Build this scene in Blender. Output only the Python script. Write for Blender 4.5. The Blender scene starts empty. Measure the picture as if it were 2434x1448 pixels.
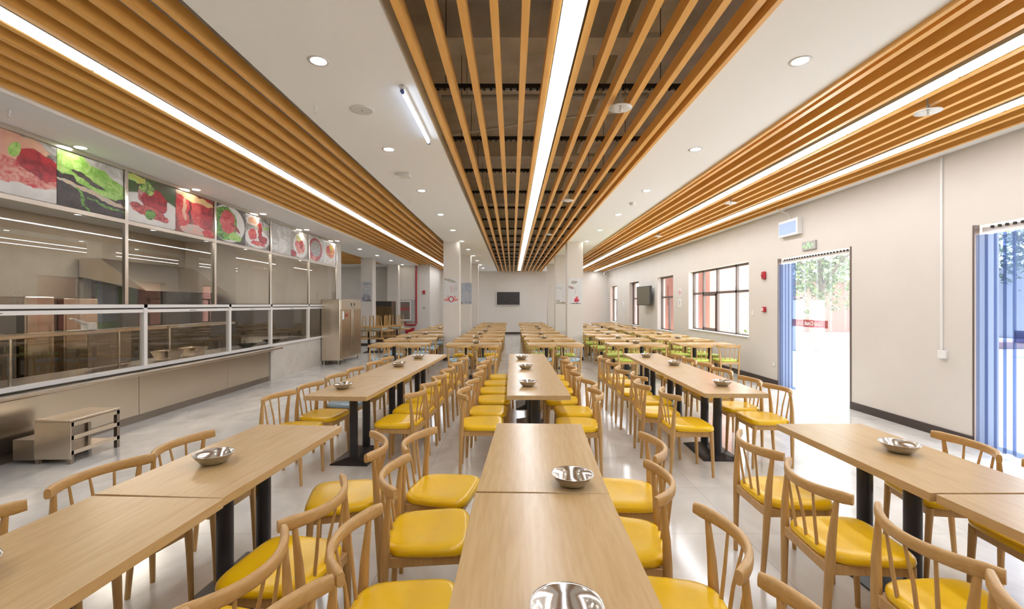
import bpy, math, random
from mathutils import Vector, Matrix
random.seed(7)
PI = math.pi
S = bpy.context.scene
COL = S.collection

# ------------------------------------------------------------------ camera, world, sun, exposure
cam_d = bpy.data.cameras.new('camera')
cam = bpy.data.objects.new('camera', cam_d)
COL.objects.link(cam)
cam.location = (0, 0, 1.6)
cam.rotation_euler = (PI/2, 0, 0)
cam_d.sensor_fit = 'HORIZONTAL'
cam_d.sensor_width = 36
cam_d.lens = 1090/2434*36
cam_d.clip_start = 0.02
cam_d.clip_end = 300
S.camera = cam

W = bpy.data.worlds.new('sky'); S.world = W
W.use_nodes = True
bg = W.node_tree.nodes['Background']
bg.inputs[0].default_value = (0.86, 0.93, 1.0, 1)
bg.inputs[1].default_value = 3.0

sun_d = bpy.data.lights.new('sun', 'SUN')
sun_d.energy = 10.0
sun_d.angle = 0.02
sun_d.color = (1.0, 0.96, 0.9)
sun = bpy.data.objects.new('sun', sun_d)
COL.objects.link(sun)
sun.location = (12, 30, 30)
sun.rotation_euler = Vector((-0.06, -0.55, -1.0)).to_track_quat('-Z', 'Y').to_euler()

S.view_settings.view_transform = 'Standard'
S.view_settings.look = 'None'
S.view_settings.gamma = 1
S.view_settings.use_curve_mapping = False
S.view_settings.exposure = 1.34
S.cycles.max_bounces = 8
S.cycles.diffuse_bounces = 4
S.cycles.glossy_bounces = 4
S.cycles.transparent_max_bounces = 24
S.cycles.caustics_reflective = False
S.cycles.caustics_refractive = False
S.cycles.sample_clamp_indirect = 4
S.cycles.use_denoising = True

LAMP = 7.8        # strength of the linear light diffusers
LAMPC = (0.93, 0.985, 1.06)

# ------------------------------------------------------------------ materials
def mat(name, color, rough=0.5, metal=0.0, spec=0.5, emit=None, estr=0.0, coat=0.0):
    m = bpy.data.materials.new(name); m.use_nodes = True
    b = m.node_tree.nodes['Principled BSDF']
    b.inputs['Base Color'].default_value = (*color, 1)
    b.inputs['Roughness'].default_value = rough
    b.inputs['Metallic'].default_value = metal
    b.inputs['Specular IOR Level'].default_value = spec
    b.inputs['Coat Weight'].default_value = coat
    b.inputs['Coat Roughness'].default_value = 0.12
    if emit:
        b.inputs['Emission Color'].default_value = (*emit, 1)
        b.inputs['Emission Strength'].default_value = estr
    return m

def nd(m, t, **kw):
    n = m.node_tree.nodes.new(t)
    for k, v in kw.items(): setattr(n, k, v)
    return n
def lk(m, a, b): m.node_tree.links.new(a, b)

def noisy(name, c1, c2, scale=(1, 1, 1), nscale=5, rough=0.5, detail=4, metal=0, bump=0, contrast=(0.3, 0.7), spec=0.5, rvar=0, distort=0.0, coat=0):
    m = mat(name, c1, rough, metal, spec, coat=coat)
    b = m.node_tree.nodes['Principled BSDF']
    tc = nd(m, 'ShaderNodeTexCoord'); mp = nd(m, 'ShaderNodeMapping')
    mp.inputs['Scale'].default_value = scale
    lk(m, tc.outputs['Object'], mp.inputs['Vector'])
    n = nd(m, 'ShaderNodeTexNoise'); n.inputs['Scale'].default_value = nscale
    n.inputs['Detail'].default_value = detail; n.inputs['Distortion'].default_value = distort
    lk(m, mp.outputs[0], n.inputs['Vector'])
    r = nd(m, 'ShaderNodeValToRGB')
    r.color_ramp.elements[0].position = contrast[0]; r.color_ramp.elements[0].color = (*c1, 1)
    r.color_ramp.elements[1].position = contrast[1]; r.color_ramp.elements[1].color = (*c2, 1)
    lk(m, n.outputs['Fac'], r.inputs['Fac']); lk(m, r.outputs['Color'], b.inputs['Base Color'])
    if rvar:
        mr = nd(m, 'ShaderNodeMapRange'); mr.inputs['To Min'].default_value = rough-rvar; mr.inputs['To Max'].default_value = rough+rvar
        lk(m, n.outputs['Fac'], mr.inputs['Value']); lk(m, mr.outputs[0], b.inputs['Roughness'])
    if bump:
        bp = nd(m, 'ShaderNodeBump'); bp.inputs['Strength'].default_value = bump; bp.inputs['Distance'].default_value = 0.02
        lk(m, n.outputs['Fac'], bp.inputs['Height']); lk(m, bp.outputs[0], b.inputs['Normal'])
    return m

def wood(name, c1, c2, c3, axis=0, fine=60, rough=0.35, coat=0.0):
    """pale wood with long grain along the local axis and sparse darker knots"""
    m = mat(name, c1, rough, coat=coat)
    b = m.node_tree.nodes['Principled BSDF']
    tc = nd(m, 'ShaderNodeTexCoord')
    oi = nd(m, 'ShaderNodeObjectInfo')
    ad = nd(m, 'ShaderNodeVectorMath', operation='ADD')
    sc = nd(m, 'ShaderNodeVectorMath', operation='SCALE'); sc.inputs['Scale'].default_value = 37.0
    cmb = nd(m, 'ShaderNodeCombineXYZ')
    for i in range(3): lk(m, oi.outputs['Random'], cmb.inputs[i])
    lk(m, cmb.outputs[0], sc.inputs[0]); lk(m, tc.outputs['Object'], ad.inputs[0]); lk(m, sc.outputs[0], ad.inputs[1])
    mp = nd(m, 'ShaderNodeMapping')
    s = [1.0, 1.0, 1.0]; s[axis] = 0.09
    mp.inputs['Scale'].default_value = s
    lk(m, ad.outputs[0], mp.inputs['Vector'])
    n1 = nd(m, 'ShaderNodeTexNoise'); n1.inputs['Scale'].default_value = fine; n1.inputs['Detail'].default_value = 5; n1.inputs['Distortion'].default_value = 0.4
    n2 = nd(m, 'ShaderNodeTexNoise'); n2.inputs['Scale'].default_value = 9; n2.inputs['Detail'].default_value = 3; n2.inputs['Distortion'].default_value = 1.2
    lk(m, mp.outputs[0], n1.inputs['Vector']); lk(m, mp.outputs[0], n2.inputs['Vector'])
    r1 = nd(m, 'ShaderNodeValToRGB')
    r1.color_ramp.elements[0].position = 0.32; r1.color_ramp.elements[0].color = (*c2, 1)
    r1.color_ramp.elements[1].position = 0.62; r1.color_ramp.elements[1].color = (*c1, 1)
    lk(m, n1.outputs['Fac'], r1.inputs['Fac'])
    r2 = nd(m, 'ShaderNodeValToRGB')
    r2.color_ramp.elements[0].position = 0.25; r2.color_ramp.elements[0].color = (*c3, 1)
    r2.color_ramp.elements[1].position = 0.48; r2.color_ramp.elements[1].color = (1, 1, 1, 1)
    lk(m, n2.outputs['Fac'], r2.inputs['Fac'])
    mx = nd(m, 'ShaderNodeMix', data_type='RGBA', blend_type='MULTIPLY'); mx.inputs[0].default_value = 0.55
    lk(m, r1.outputs[0], mx.inputs[6]); lk(m, r2.outputs[0], mx.inputs[7])
    lk(m, mx.outputs[2], b.inputs['Base Color'])
    return m

def glass(name, tint=(0.92, 0.93, 0.92), ior=1.5, gl=(1, 1, 1), boost=1.0, rough=0.0, body=None, bf=0.0):
    m = bpy.data.materials.new(name); m.use_nodes = True
    nt = m.node_tree; nt.nodes.remove(nt.nodes['Principled BSDF'])
    out = nt.nodes['Material Output']
    t = nd(m, 'ShaderNodeBsdfTransparent'); t.inputs[0].default_value = (*tint, 1)
    g = nd(m, 'ShaderNodeBsdfGlossy'); g.inputs['Roughness'].default_value = rough; g.inputs[0].default_value = (*gl, 1)
    lw = nd(m, 'ShaderNodeLayerWeight')
    pw = nd(m, 'ShaderNodeMath', operation='POWER'); pw.inputs[1].default_value = 5.0
    lk(m, lw.outputs['Facing'], pw.inputs[0])
    f0 = ((ior-1)/(ior+1))**2*boost
    mu = nd(m, 'ShaderNodeMath', operation='MULTIPLY_ADD'); mu.inputs[1].default_value = 1-f0; mu.inputs[2].default_value = f0; mu.use_clamp = True
    lk(m, pw.outputs[0], mu.inputs[0])
    mx = nd(m, 'ShaderNodeMixShader')
    lk(m, mu.outputs[0], mx.inputs[0]); lk(m, t.outputs[0], mx.inputs[1]); lk(m, g.outputs[0], mx.inputs[2])
    last = mx
    if body:
        df = nd(m, 'ShaderNodeBsdfDiffuse'); df.inputs[0].default_value = (*body, 1)
        tl = nd(m, 'ShaderNodeBsdfTranslucent'); tl.inputs[0].default_value = (*body, 1)
        m2 = nd(m, 'ShaderNodeMixShader'); m2.inputs[0].default_value = 0.5
        lk(m, df.outputs[0], m2.inputs[1]); lk(m, tl.outputs[0], m2.inputs[2])
        m3 = nd(m, 'ShaderNodeMixShader'); m3.inputs[0].default_value = bf
        lk(m, mx.outputs[0], m3.inputs[1]); lk(m, m2.outputs[0], m3.inputs[2]); last = m3
    lk(m, last.outputs[0], out.inputs[0])
    return m

def floor_mat():
    m = mat('polished_floor_tiles', (0.6, 0.58, 0.55), 0.14, 0, 0.5)
    b = m.node_tree.nodes['Principled BSDF']
    tc = nd(m, 'ShaderNodeTexCoord')
    br = nd(m, 'ShaderNodeTexBrick'); br.offset = 0.0; br.squash = 1.0
    br.inputs['Scale'].default_value = 1.0; br.inputs['Brick Width'].default_value = 0.8; br.inputs['Row Height'].default_value = 0.8
    br.inputs['Mortar Size'].default_value = 0.0018; br.inputs['Mortar Smooth'].default_value = 0.2
    br.inputs['Color1'].default_value = (0.70, 0.675, 0.635, 1); br.inputs['Color2'].default_value = (0.66, 0.635, 0.595, 1)
    br.inputs['Mortar'].default_value = (0.36, 0.34, 0.31, 1)
    lk(m, tc.outputs['Object'], br.inputs['Vector'])
    n = nd(m, 'ShaderNodeTexNoise'); n.inputs['Scale'].default_value = 2.2; n.inputs['Detail'].default_value = 7; n.inputs['Distortion'].default_value = 1.4
    mp = nd(m, 'ShaderNodeMapping'); mp.inputs['Scale'].default_value = (1, 0.6, 1); mp.inputs['Rotation'].default_value = (0, 0, 0.5)
    lk(m, tc.outputs['Object'], mp.inputs[0]); lk(m, mp.outputs[0], n.inputs['Vector'])
    r = nd(m, 'ShaderNodeValToRGB')
    r.color_ramp.elements[0].position = 0.35; r.color_ramp.elements[0].color = (0.84, 0.83, 0.81, 1)
    r.color_ramp.elements[1].position = 0.65; r.color_ramp.elements[1].color = (1.06, 1.05, 1.04, 1)
    lk(m, n.outputs['Fac'], r.inputs[0])
    mx = nd(m, 'ShaderNodeMix', data_type='RGBA', blend_type='MULTIPLY'); mx.inputs[0].default_value = 1
    lk(m, br.outputs['Color'], mx.inputs[6]); lk(m, r.outputs[0], mx.inputs[7]); lk(m, mx.outputs[2], b.inputs['Base Color'])
    return m

M = {}
M['floor'] = floor_mat()
M['wall'] = noisy('cream_wall_paint', (0.66, 0.615, 0.56), (0.68, 0.635, 0.58), nscale=2, rough=0.8, spec=0.2)
M['ceiling'] = mat('white_ceiling_paint', (0.92, 0.92, 0.92), 0.75, spec=0.25)
M['concrete'] = noisy('bare_concrete_soffit', (0.55, 0.50, 0.44), (0.72, 0.66, 0.58), nscale=3, rough=0.9, detail=6, spec=0.1)
M['grey_wall'] = noisy('grey_tiled_wall', (0.36, 0.32, 0.27), (0.41, 0.37, 0.31), nscale=3, rough=0.5)
M['annex'] = noisy('taupe_wall', (0.66, 0.60, 0.52), (0.70, 0.64, 0.56), nscale=3, rough=0.6)
M['slat'] = wood('amber_wood_grain_batten', (0.90, 0.50, 0.14), (0.86, 0.45, 0.11), (0.85, 0.8, 0.75), axis=1, fine=40, rough=0.33)
M['board'] = M['slat']
M['table'] = wood('pale_oak_laminate', (0.56, 0.375, 0.18), (0.51, 0.33, 0.145), (0.86, 0.78, 0.68), axis=0, fine=55, rough=0.27)
M['chairwood'] = wood('honey_ash_wood', (0.56, 0.335, 0.125), (0.49, 0.28, 0.09), (0.85, 0.8, 0.72), axis=2, fine=90, rough=0.38)
M['chairrail'] = wood('honey_ash_rail_wood', (0.56, 0.335, 0.125), (0.49, 0.28, 0.09), (0.85, 0.8, 0.72), axis=1, fine=90, rough=0.36)
def vinyl(n, a, b_): return noisy(n, a, b_, nscale=6, rough=0.30, detail=2, bump=0.12)
M['yellow'] = vinyl('glossy_yellow_vinyl', (0.86, 0.51, 0.002), (0.90, 0.55, 0.004))
M['blue'] = vinyl('pale_blue_vinyl', (0.36, 0.50, 0.60), (0.40, 0.54, 0.64))
M['lime'] = vinyl('lime_green_vinyl', (0.50, 0.62, 0.08), (0.55, 0.66, 0.11))
M['black'] = mat('black_powder_coat', (0.022, 0.02, 0.022), 0.32)
M['dark'] = mat('dark_brown_skirting', (0.05, 0.035, 0.03), 0.4)
M['bowl'] = mat('polished_steel_bowl', (0.70, 0.67, 0.63), 0.17, 1.0)
M['steel'] = noisy('brushed_stainless', (0.72, 0.63, 0.51), (0.78, 0.69, 0.57), scale=(1, 1, 1), nscale=1.1, rough=0.25, metal=1, bump=0.10, detail=0, contrast=(0.0, 1.0))
M['steel_dark'] = noisy('dull_stainless', (0.30, 0.26, 0.22), (0.38, 0.33, 0.28), nscale=1.3, rough=0.36, metal=1, bump=0.05, detail=0, contrast=(0.0, 1.0))
M['splash'] = noisy('grey_brown_steel_sheet', (0.10, 0.086, 0.074), (0.15, 0.13, 0.11), nscale=1.5, rough=0.35, metal=0.4, detail=1, contrast=(0, 1))
M['steam'] = noisy('rippled_stainless', (0.66, 0.56, 0.43), (0.72, 0.62, 0.49), scale=(1, 1, 0.25), nscale=2.5, rough=0.14, metal=1, bump=0.35, detail=0, contrast=(0.0, 1.0))
M['steel_bright'] = mat('bright_stainless_tube', (0.72, 0.66, 0.58), 0.2, 1.0)
M['white_alu'] = mat('white_aluminium', (0.76, 0.73, 0.70), 0.35)
M['marble'] = noisy('pale_marble_tile', (0.56, 0.51, 0.45), (0.64, 0.59, 0.53), nscale=2.5, rough=0.2, detail=7, distort=1.5)
M['glass'] = glass('kitchen_glass', (0.84, 0.81, 0.76), 1.5, boost=2.2)
M['glass_clear'] = glass('window_glass', (0.95, 0.97, 0.97), 1.45)
M['strip_clear'] = glass('clear_vinyl_strip', (0.93, 0.95, 0.97), 1.4, rough=0.08, boost=1.6, body=(0.75, 0.8, 0.85), bf=0.10)
M['strip_blue'] = glass('blue_tinted_vinyl_strip', (0.26, 0.32, 0.47), 1.5, rough=0.08, body=(0.14, 0.19, 0.34), bf=0.35)
M['band_red'] = glass('pink_printed_band', (0.62, 0.42, 0.43), 1.2, rough=0.3)
M['band_blue'] = glass('violet_printed_band', (0.34, 0.34, 0.50), 1.2, rough=0.3)
M['frame'] = mat('bronze_window_frame', (0.14, 0.10, 0.085), 0.4)
M['white'] = mat('white_plastic', (0.78, 0.77, 0.75), 0.4)
M['red'] = mat('red_enamel', (0.42, 0.02, 0.03), 0.35)
M['screen'] = mat('dark_tv_screen', (0.03, 0.028, 0.03), 0.18)
M['tvback'] = mat('grey_tv_screen', (0.14, 0.125, 0.09), 0.3)
M['grey'] = mat('grey_plastic', (0.42, 0.41, 0.38), 0.45)
M['green'] = mat('pale_green_door_paint', (0.22, 0.36, 0.20), 0.5)
M['lamp'] = mat('lit_lamp_diffuser', (0.9, 0.9, 0.9), 0.5, emit=LAMPC, estr=LAMP)
M['spot'] = mat('lit_downlight_lens', (0.9, 0.9, 0.9), 0.5, emit=(1.0, 0.95, 0.88), estr=22)
M['tube'] = mat('lit_blue_white_tube', (0.9, 0.9, 1), 0.5, emit=(0.62, 0.78, 1.0), estr=3.0)
M['bluepanel'] = mat('lit_blue_insect_panel', (0.22, 0.30, 0.50), 0.5, emit=(0.40, 0.50, 0.85), estr=0.22)
M['exitgreen'] = mat('lit_green_exit_pictogram', (0.3, 0.8, 0.3), 0.5, emit=(0.40, 0.80, 0.30), estr=0.25)
M['kitchenfill'] = mat('added_kitchen_fill_glow', (0.9, 0.9, 0.9), 0.5, emit=(1, 0.92, 0.80), estr=8)  # glow for the added kitchen fill panels
M['ground'] = noisy('sunlit_pale_concrete', (0.62, 0.61, 0.58), (0.68, 0.67, 0.64), nscale=1.5, rough=0.85)
M['pink'] = mat('pink_render', (0.50, 0.22, 0.18), 0.8)
M['pale'] = mat('off_white_render', (0.60, 0.59, 0.57), 0.8)
M['leaf'] = noisy('sunlit_leaves', (0.035, 0.07, 0.012), (0.15, 0.21, 0.05), nscale=1.2, rough=0.6)
M['bark'] = noisy('brown_bark', (0.10, 0.07, 0.05), (0.16, 0.12, 0.09), nscale=9, rough=0.9)
M['textwhite'] = mat('white_print', (0.85, 0.85, 0.85), 0.6)
M['textred'] = mat('red_print', (0.50, 0.03, 0.04), 0.6)
M['textgrey'] = mat('grey_print', (0.25, 0.22, 0.20), 0.6)
M['ovenblack'] = mat('black_enamel', (0.03, 0.028, 0.026), 0.35)

# ------------------------------------------------------------------ mesh helpers
class MB:
    def __init__(s): s.v = []; s.f = []; s.smooth = []
    def add(s, vs, fs, smooth=False):
        o = len(s.v); s.v += [tuple(v) for v in vs]
        for f in fs: s.f.append(tuple(i+o for i in f)); s.smooth.append(smooth)
        return s
    def box(s, x0, x1, y0, y1, z0, z1):
        vs = [(x, y, z) for z in (z0, z1) for y in (y0, y1) for x in (x0, x1)]
        return s.add(vs, [(0, 2, 3, 1), (4, 5, 7, 6), (0, 1, 5, 4), (2, 6, 7, 3), (0, 4, 6, 2), (1, 3, 7, 5)])
    def bbox(s, x0, x1, y0, y1, z0, z1, b=0.004):
        """box with chamfered edges"""
        cx, cy, cz = (x0+x1)/2, (y0+y1)/2, (z0+z1)/2
        hx, hy, hz = (x1-x0)/2, (y1-y0)/2, (z1-z0)/2
        rings = []
        for z, i in ((-hz, b), (-hz+b, 0), (hz-b, 0), (hz, b)):
            r = []
            ax, ay = hx-i, hy-i
            for (sx, sy) in ((1, 1), (-1, 1), (-1, -1), (1, -1)):
                p = (sx*ax, sy*(ay-b)); q = (sx*(ax-b), sy*ay)
                r += [p, q] if sx*sy > 0 else [q, p]
            rings.append([(cx+a, cy+c, cz+z) for a, c in r])
        return s.loft(rings, smooth=False)
    def loft(s, rings, smooth=True, cap=True):
        n = len(rings[0]); vs = [p for r in rings for p in r]; fs = []
        for i in range(len(rings)-1):
            for j in range(n):
                k = (j+1) % n
                fs.append((i*n+j, i*n+k, (i+1)*n+k, (i+1)*n+j))
        s.add(vs, fs, smooth)
        if cap:
            s.add(rings[0], [tuple(range(n-1, -1, -1))]); s.add(rings[-1], [tuple(range(n))])
        return s
    def tube(s, pts, radii, n=10, up=(0, 0, 1), sx=1.0, sy=1.0, power=None, cap=True):
        """sweep an ellipse (sx across, sy along up) through pts"""
        pts = [Vector(p) for p in pts]
        if isinstance(radii, (int, float)): radii = [radii]*len(pts)
        rings = []
        for i, p in enumerate(pts):
            t = (pts[min(i+1, len(pts)-1)] - pts[max(i-1, 0)]).normalized()
            u = Vector(up)
            if abs(t.dot(u)) > 0.95: u = Vector((1, 0, 0))
            a = t.cross(u).normalized(); b = a.cross(t).normalized()
            r = radii[i]; ring = []
            for k in range(n):
                th = 2*PI*k/n; c, d = math.cos(th), math.sin(th)
                if power:
                    c = math.copysign(abs(c)**power, c); d = math.copysign(abs(d)**power, d)
                ring.append(p + a*(c*r*sx) + b*(d*r*sy))
            rings.append(ring)
        return s.loft(rings, True, cap)
    def cyl(s, x, y, z0, z1, r, r2=None, n=20): return s.tube([(x, y, z0), (x, y, z1)], [r, r if r2 is None else r2], n)
    def lathe(s, prof, n=28, cx=0, cy=0, cz=0, smooth=True):
        rings = [[(cx+r*math.cos(2*PI*k/n), cy+r*math.sin(2*PI*k/n), cz+z) for k in range(n)] for r, z in prof]
        return s.loft(rings, smooth, cap=False)
    def disc(s, x, y, z, r, n=24, down=True):
        vs = [(x+r*math.cos(2*PI*k/n), y+r*math.sin(2*PI*k/n), z) for k in range(n)]
        return s.add(vs, [tuple(range(n-1, -1, -1)) if down else tuple(range(n))])
    def mesh(s, name, m):
        me = bpy.data.meshes.new(name); me.from_pydata(s.v, [], s.f)
        me.polygons.foreach_set('use_smooth', s.smooth)
        me.materials.append(m); me.update(); return me
    def build(s, name, m, parent=None, loc=(0, 0, 0), rot=(0, 0, 0)):
        return link(name, s.mesh(name, m), parent, loc, rot)

def link(name, me, parent=None, loc=(0, 0, 0), rot=(0, 0, 0)):
    o = bpy.data.objects.new(name, me); COL.objects.link(o)
    o.location = loc; o.rotation_euler = rot
    if parent: o.parent = parent
    return o
def empty(name, loc=(0, 0, 0), rz=0.0, rot=None):
    o = link(name, None, None, loc, rot or (0, 0, rz)); o.empty_display_size = 0.1; return o
def tag(o, label, cat, group=None, kind=None):
    o['label'] = label; o['category'] = cat
    if group: o['group'] = group
    if kind: o['kind'] = kind
    return o
def struct(o): o['kind'] = 'structure'; return o
def bevel(o, w, seg=2):
    md = o.modifiers.new('bevel', 'BEVEL'); md.width = w; md.segments = seg; md.limit_method = 'ANGLE'; return o
def text_mesh(name, body, size, m, parent=None, loc=(0, 0, 0), rot=(0, 0, 0), mirror=False, extrude=0.001, bold=0.0):
    cu = bpy.data.curves.new('t', 'FONT'); cu.body = body; cu.size = size; cu.extrude = extrude; cu.offset = bold
    cu.align_x = 'CENTER'; cu.align_y = 'CENTER'; cu.resolution_u = 3
    o = bpy.data.objects.new('t', cu); COL.objects.link(o)
    dg = bpy.context.evaluated_depsgraph_get(); dg.update()
    me = bpy.data.meshes.new_from_object(o.evaluated_get(dg))
    bpy.data.objects.remove(o)
    me.materials.clear(); me.materials.append(m)
    if mirror: me.transform(Matrix.Scale(-1, 4, (1, 0, 0)))
    return link(name, me, parent, loc, rot)
def dup(root, loc, rz=0.0, rot=None):
    r = root.copy(); COL.objects.link(r); r.location = loc; r.rotation_euler = rot or (0, 0, rz)
    for k in list(r.keys()):
        if k in ('group',): del r[k]
    for ch in root.children:
        c = ch.copy(); COL.objects.link(c); c.parent = r
    return r
ORD = ['first', 'second', 'third', 'fourth', 'fifth', 'sixth', 'seventh', 'eighth', 'ninth', 'tenth', 'eleventh', 'twelfth', 'thirteenth']
R = math.radians

# ------------------------------------------------------------------ room shell
XL, XR, YB, YF = -5.1, 5.2, -2.6, 24.8
ZC = 3.40
struct(MB().box(-9.4, XR+0.3, YB, YF+0.2, -0.1, 0).build('floor', M['floor']))

# right wall with openings
wr = MB()
open_r = [(3.3, 5.16, 0, 2.49), (7.04, 8.95, 0, 2.49), (10.07, 13.5, 0.87, 2.55), (14.8, 16.4, 0.7, 2.56), (18.8, 20.3, 0.7, 2.56), (22.7, 24.2, 0.7, 2.56)]
y = YB
for (a, b, z0, z1) in open_r:
    wr.box(XR, XR+0.28, y, a, 0, 4.6)
    if z0 > 0: wr.box(XR, XR+0.28, a, b, 0, z0)
    wr.box(XR, XR+0.28, a, b, z1, 4.6)
    y = b
wr.box(XR, XR+0.28, y, YF, 0, 4.6)
struct(wr.build('wall_right', M['wall']))
struct(MB().box(-9.4, XR+0.28, YF, YF+0.2, 0, 4.6).build('wall_far', M['wall']))
struct(MB().box(-9.4, XR+0.28, YB-0.2, YB, 0, 4.6).build('wall_near', M['wall']))
struct(MB().box(-9.6, -9.4, YB, YF, 0, 4.6).build('wall_left', M['grey_wall']))
struct(MB().box(-9.4, XR+0.28, YB, YF+0.2, 4.6, 4.8).build('ceiling_slab', M['concrete']))
# pieces at the left rear
struct(MB().box(-9.4, -5.6, 22.2, 22.4, 0, 4.6).build('wall_annex', M['annex']))
struct(MB().box(-5.6, -5.12, 20.6, YF, 0, ZC).box(-5.12, -3.8, 21.2, YF, 0, 4.6).build('wall_rear_left', M['wall']))
struct(MB().box(-9.4, -5.08, 13.2, 13.64, 0, 4.6).build('wall_kitchen_end', M['wall']))
struct(MB().box(-9.2, -5.6, 13.64, 22.2, ZC+0.62, ZC+0.64).build('ceiling_annex', M['concrete']))

# suspended white ceiling, with the raised edges of the slots
c = MB()
def slab(x0, x1, y0, y1): c.box(x0, x1, y0, y1, ZC, ZC+0.06)
slab(-9.4, -4.31, YB, 13.64)
slab(-5.75, -4.31, 13.64, 20.6); slab(-5.12, -4.31, 20.6, 21.2)
slab(-9.4, -8.2, 13.64, 22.2)
slab(-8.2, -5.75, 20.9, 22.2); slab(-8.2, -5.75, 13.64, 14.6); slab(-5.75, -5.6, 20.6, 22.2)
slab(-1.95, -0.79, YB, YF); slab(1.58, 2.61, YB, YF); slab(4.98, XR, YB, YF)
for x in (-4.31, -1.95-0.0, -0.82, 1.58, 2.58): c.box(x, x+0.03, YB, YF if x > -4 else 21.2, ZC+0.06, ZC+0.16)
struct(c.build('ceiling', M['ceiling']))

# columns
for k, yy in enumerate((13.1, 16.7, 20.3)):
    for side, (x0, x1) in (('left', (-1.96, -1.51)), ('right', (1.58, 2.03))):
        o = struct(MB().box(x0, x1, yy, yy+0.45, 0, ZC).build('pillar_%s' % side, M['wall']))
        struct(MB().box(x0-0.012, x1+0.012, yy-0.012, yy+0.462, 0, 0.1).build('baseboard_pillar', M['dark']))
struct(MB().box(-5.83, -5.39, 17.7, 18.15, 0, ZC).build('pillar_annex', M['wall']))
struct(MB().box(-5.842, -5.378, 17.688, 18.162, 0, 0.1).build('baseboard_pillar', M['dark']))
bb = MB()
for a, b in ((YB, 3.3), (5.16, 7.04), (8.95, YF)): bb.box(XR-0.015, XR, a, b, 0, 0.11)
struct(bb.build('baseboard_right', M['dark']))
struct(MB().box(-3.8, XR-0.015, YF-0.015, YF, 0, 0.11).build('baseboard_far', M['dark']))

# ------------------------------------------------------------------ overhead: beams, carriers, battens, lamps
for k, yy in enumerate((1.2, 4.55, 8.2, 12.0, 15.8, 19.6, 23.3)):
    struct(MB().box(-0.78, 1.57, yy, yy+0.32, 4.25, 4.6).build('ceiling_beam', M['concrete']))
struct(MB().box(1.15, 1.5, YB, YF, 4.3, 4.6).build('ceiling_beam', M['concrete']))
for k in range(18):
    yy = 0.25+1.3*k
    q = MB().box(-0.77, 1.56, yy, yy+0.035, 3.56, 3.60)
    for j in range(38): q.box(-0.74+j*0.06, -0.72+j*0.06, yy+0.008, yy+0.027, 3.545, 3.56)
    for hx in (-0.6, 0.4, 1.35): q.cyl(hx, yy+0.018, 3.6, 4.6 if hx < 1.1 else 4.3, 0.004, n=5)
    tag(q.build('carrier_rail', M['black']), '%s black notched carrier rail from camera across the open centre ceiling slot' % (ORD[k] if k < 13 else 'far %s' % ORD[k-13]), 'ceiling rail', 'black carrier rails above the centre battens')
tag(MB().tube([(-0.8, 5.75, 3.72), (0.3, 5.35, 3.74), (1.2, 5.1, 3.75)], 0.016, 8).build('conduit', M['white']), 'thin pale conduit crossing diagonally above the centre ceiling battens', 'conduit')
tag(MB().tube([(-0.78, 5.1, 3.9), (1.5, 5.05, 3.9)], 0.028, 10).cyl(-0.5, 5.09, 3.9, 4.6, 0.006, n=6).cyl(0.9, 5.06, 3.9, 4.6, 0.006, n=6).build('pipe', M['grey']), 'pale pipe running straight across above the centre ceiling battens', 'pipe')

def slat(x, h, name='ceiling_batten', label='', y0=YB, y1=YF, w=0.05, ht=0.10, grp=None):
    z = 1.6+h
    o = MB().box(-w/2, w/2, 0, y1-y0, 0, ht).build(name, M['slat'], None, (x, y0, z))
    return tag(o, label, 'ceiling batten', grp)
LC, LL, LR1, LR2 = 0.372, -3.21, 3.43, 4.45
n = 0
for i, x in enumerate((0.27, 0.084, -0.108, -0.30, -0.487, -0.69)):
    slat(x, 1.78, label='amber ceiling batten, %s to the left of the centre light strip' % ORD[i], grp='centre slot battens')
for i, x in enumerate((0.487, 0.672, 0.867, 1.066, 1.263, 1.465)):
    slat(x, 1.78, label='amber ceiling batten, %s to the right of the centre light strip' % ORD[i], grp='centre slot battens')
tag(MB().box(1.545, 1.58, YB, YF, 3.37, 3.56).build('edge_board', M['board']), 'amber edge board along the right side of the centre ceiling slot', 'edge board')
for i in range(6):
    slat(LL+0.115+0.19*i, 1.83, ht=0.1, y1=21.2 if LL+0.115+0.19*i < -3.8 else YF, label='amber ceiling batten, %s right of the kitchen-side light strip' % ORD[i], grp='kitchen side slot battens')
    slat(LL-0.115-0.19*i, 1.83, ht=0.1, y1=21.2 if LL-0.115-0.19*i < -3.75 else YF, label='amber ceiling batten, %s left of the kitchen-side light strip' % ORD[i], grp='kitchen side slot battens')
for i, x in enumerate((2.73, 2.91, 3.09, 3.27)):
    slat(x, 1.78, label='amber ceiling batten left of both window-side light strips, %s from the aisle' % ORD[i], grp='window side slot battens')
for i, x in enumerate((3.56, 3.74, 3.93, 4.12, 4.31)):
    slat(x, 1.78, label='amber ceiling batten between the two window-side light strips, %s from the left' % ORD[i], grp='window side slot battens')
for i, x in enumerate((4.59, 4.78)):
    slat(x, 1.78, label='amber ceiling batten right of both window-side light strips, %s of two' % ORD[i], grp='window side slot battens')
tag(MB().box(2.61, 2.645, YB, YF, 3.37, 3.56).build('edge_board', M['board']), 'amber edge board on the left side of the window-side ceiling slot', 'edge board')
tag(MB().box(4.94, 4.98, YB, YF, 3.37, 3.56).build('edge_board', M['board']), 'amber edge board next to the window wall', 'edge board')
for i in range(11):
    slat(-7.97+0.20*i, 1.83, y0=14.6, y1=20.9, label='amber ceiling batten in the recess behind the kitchen, %s from the left' % ORD[i], grp='annex battens')

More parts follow.
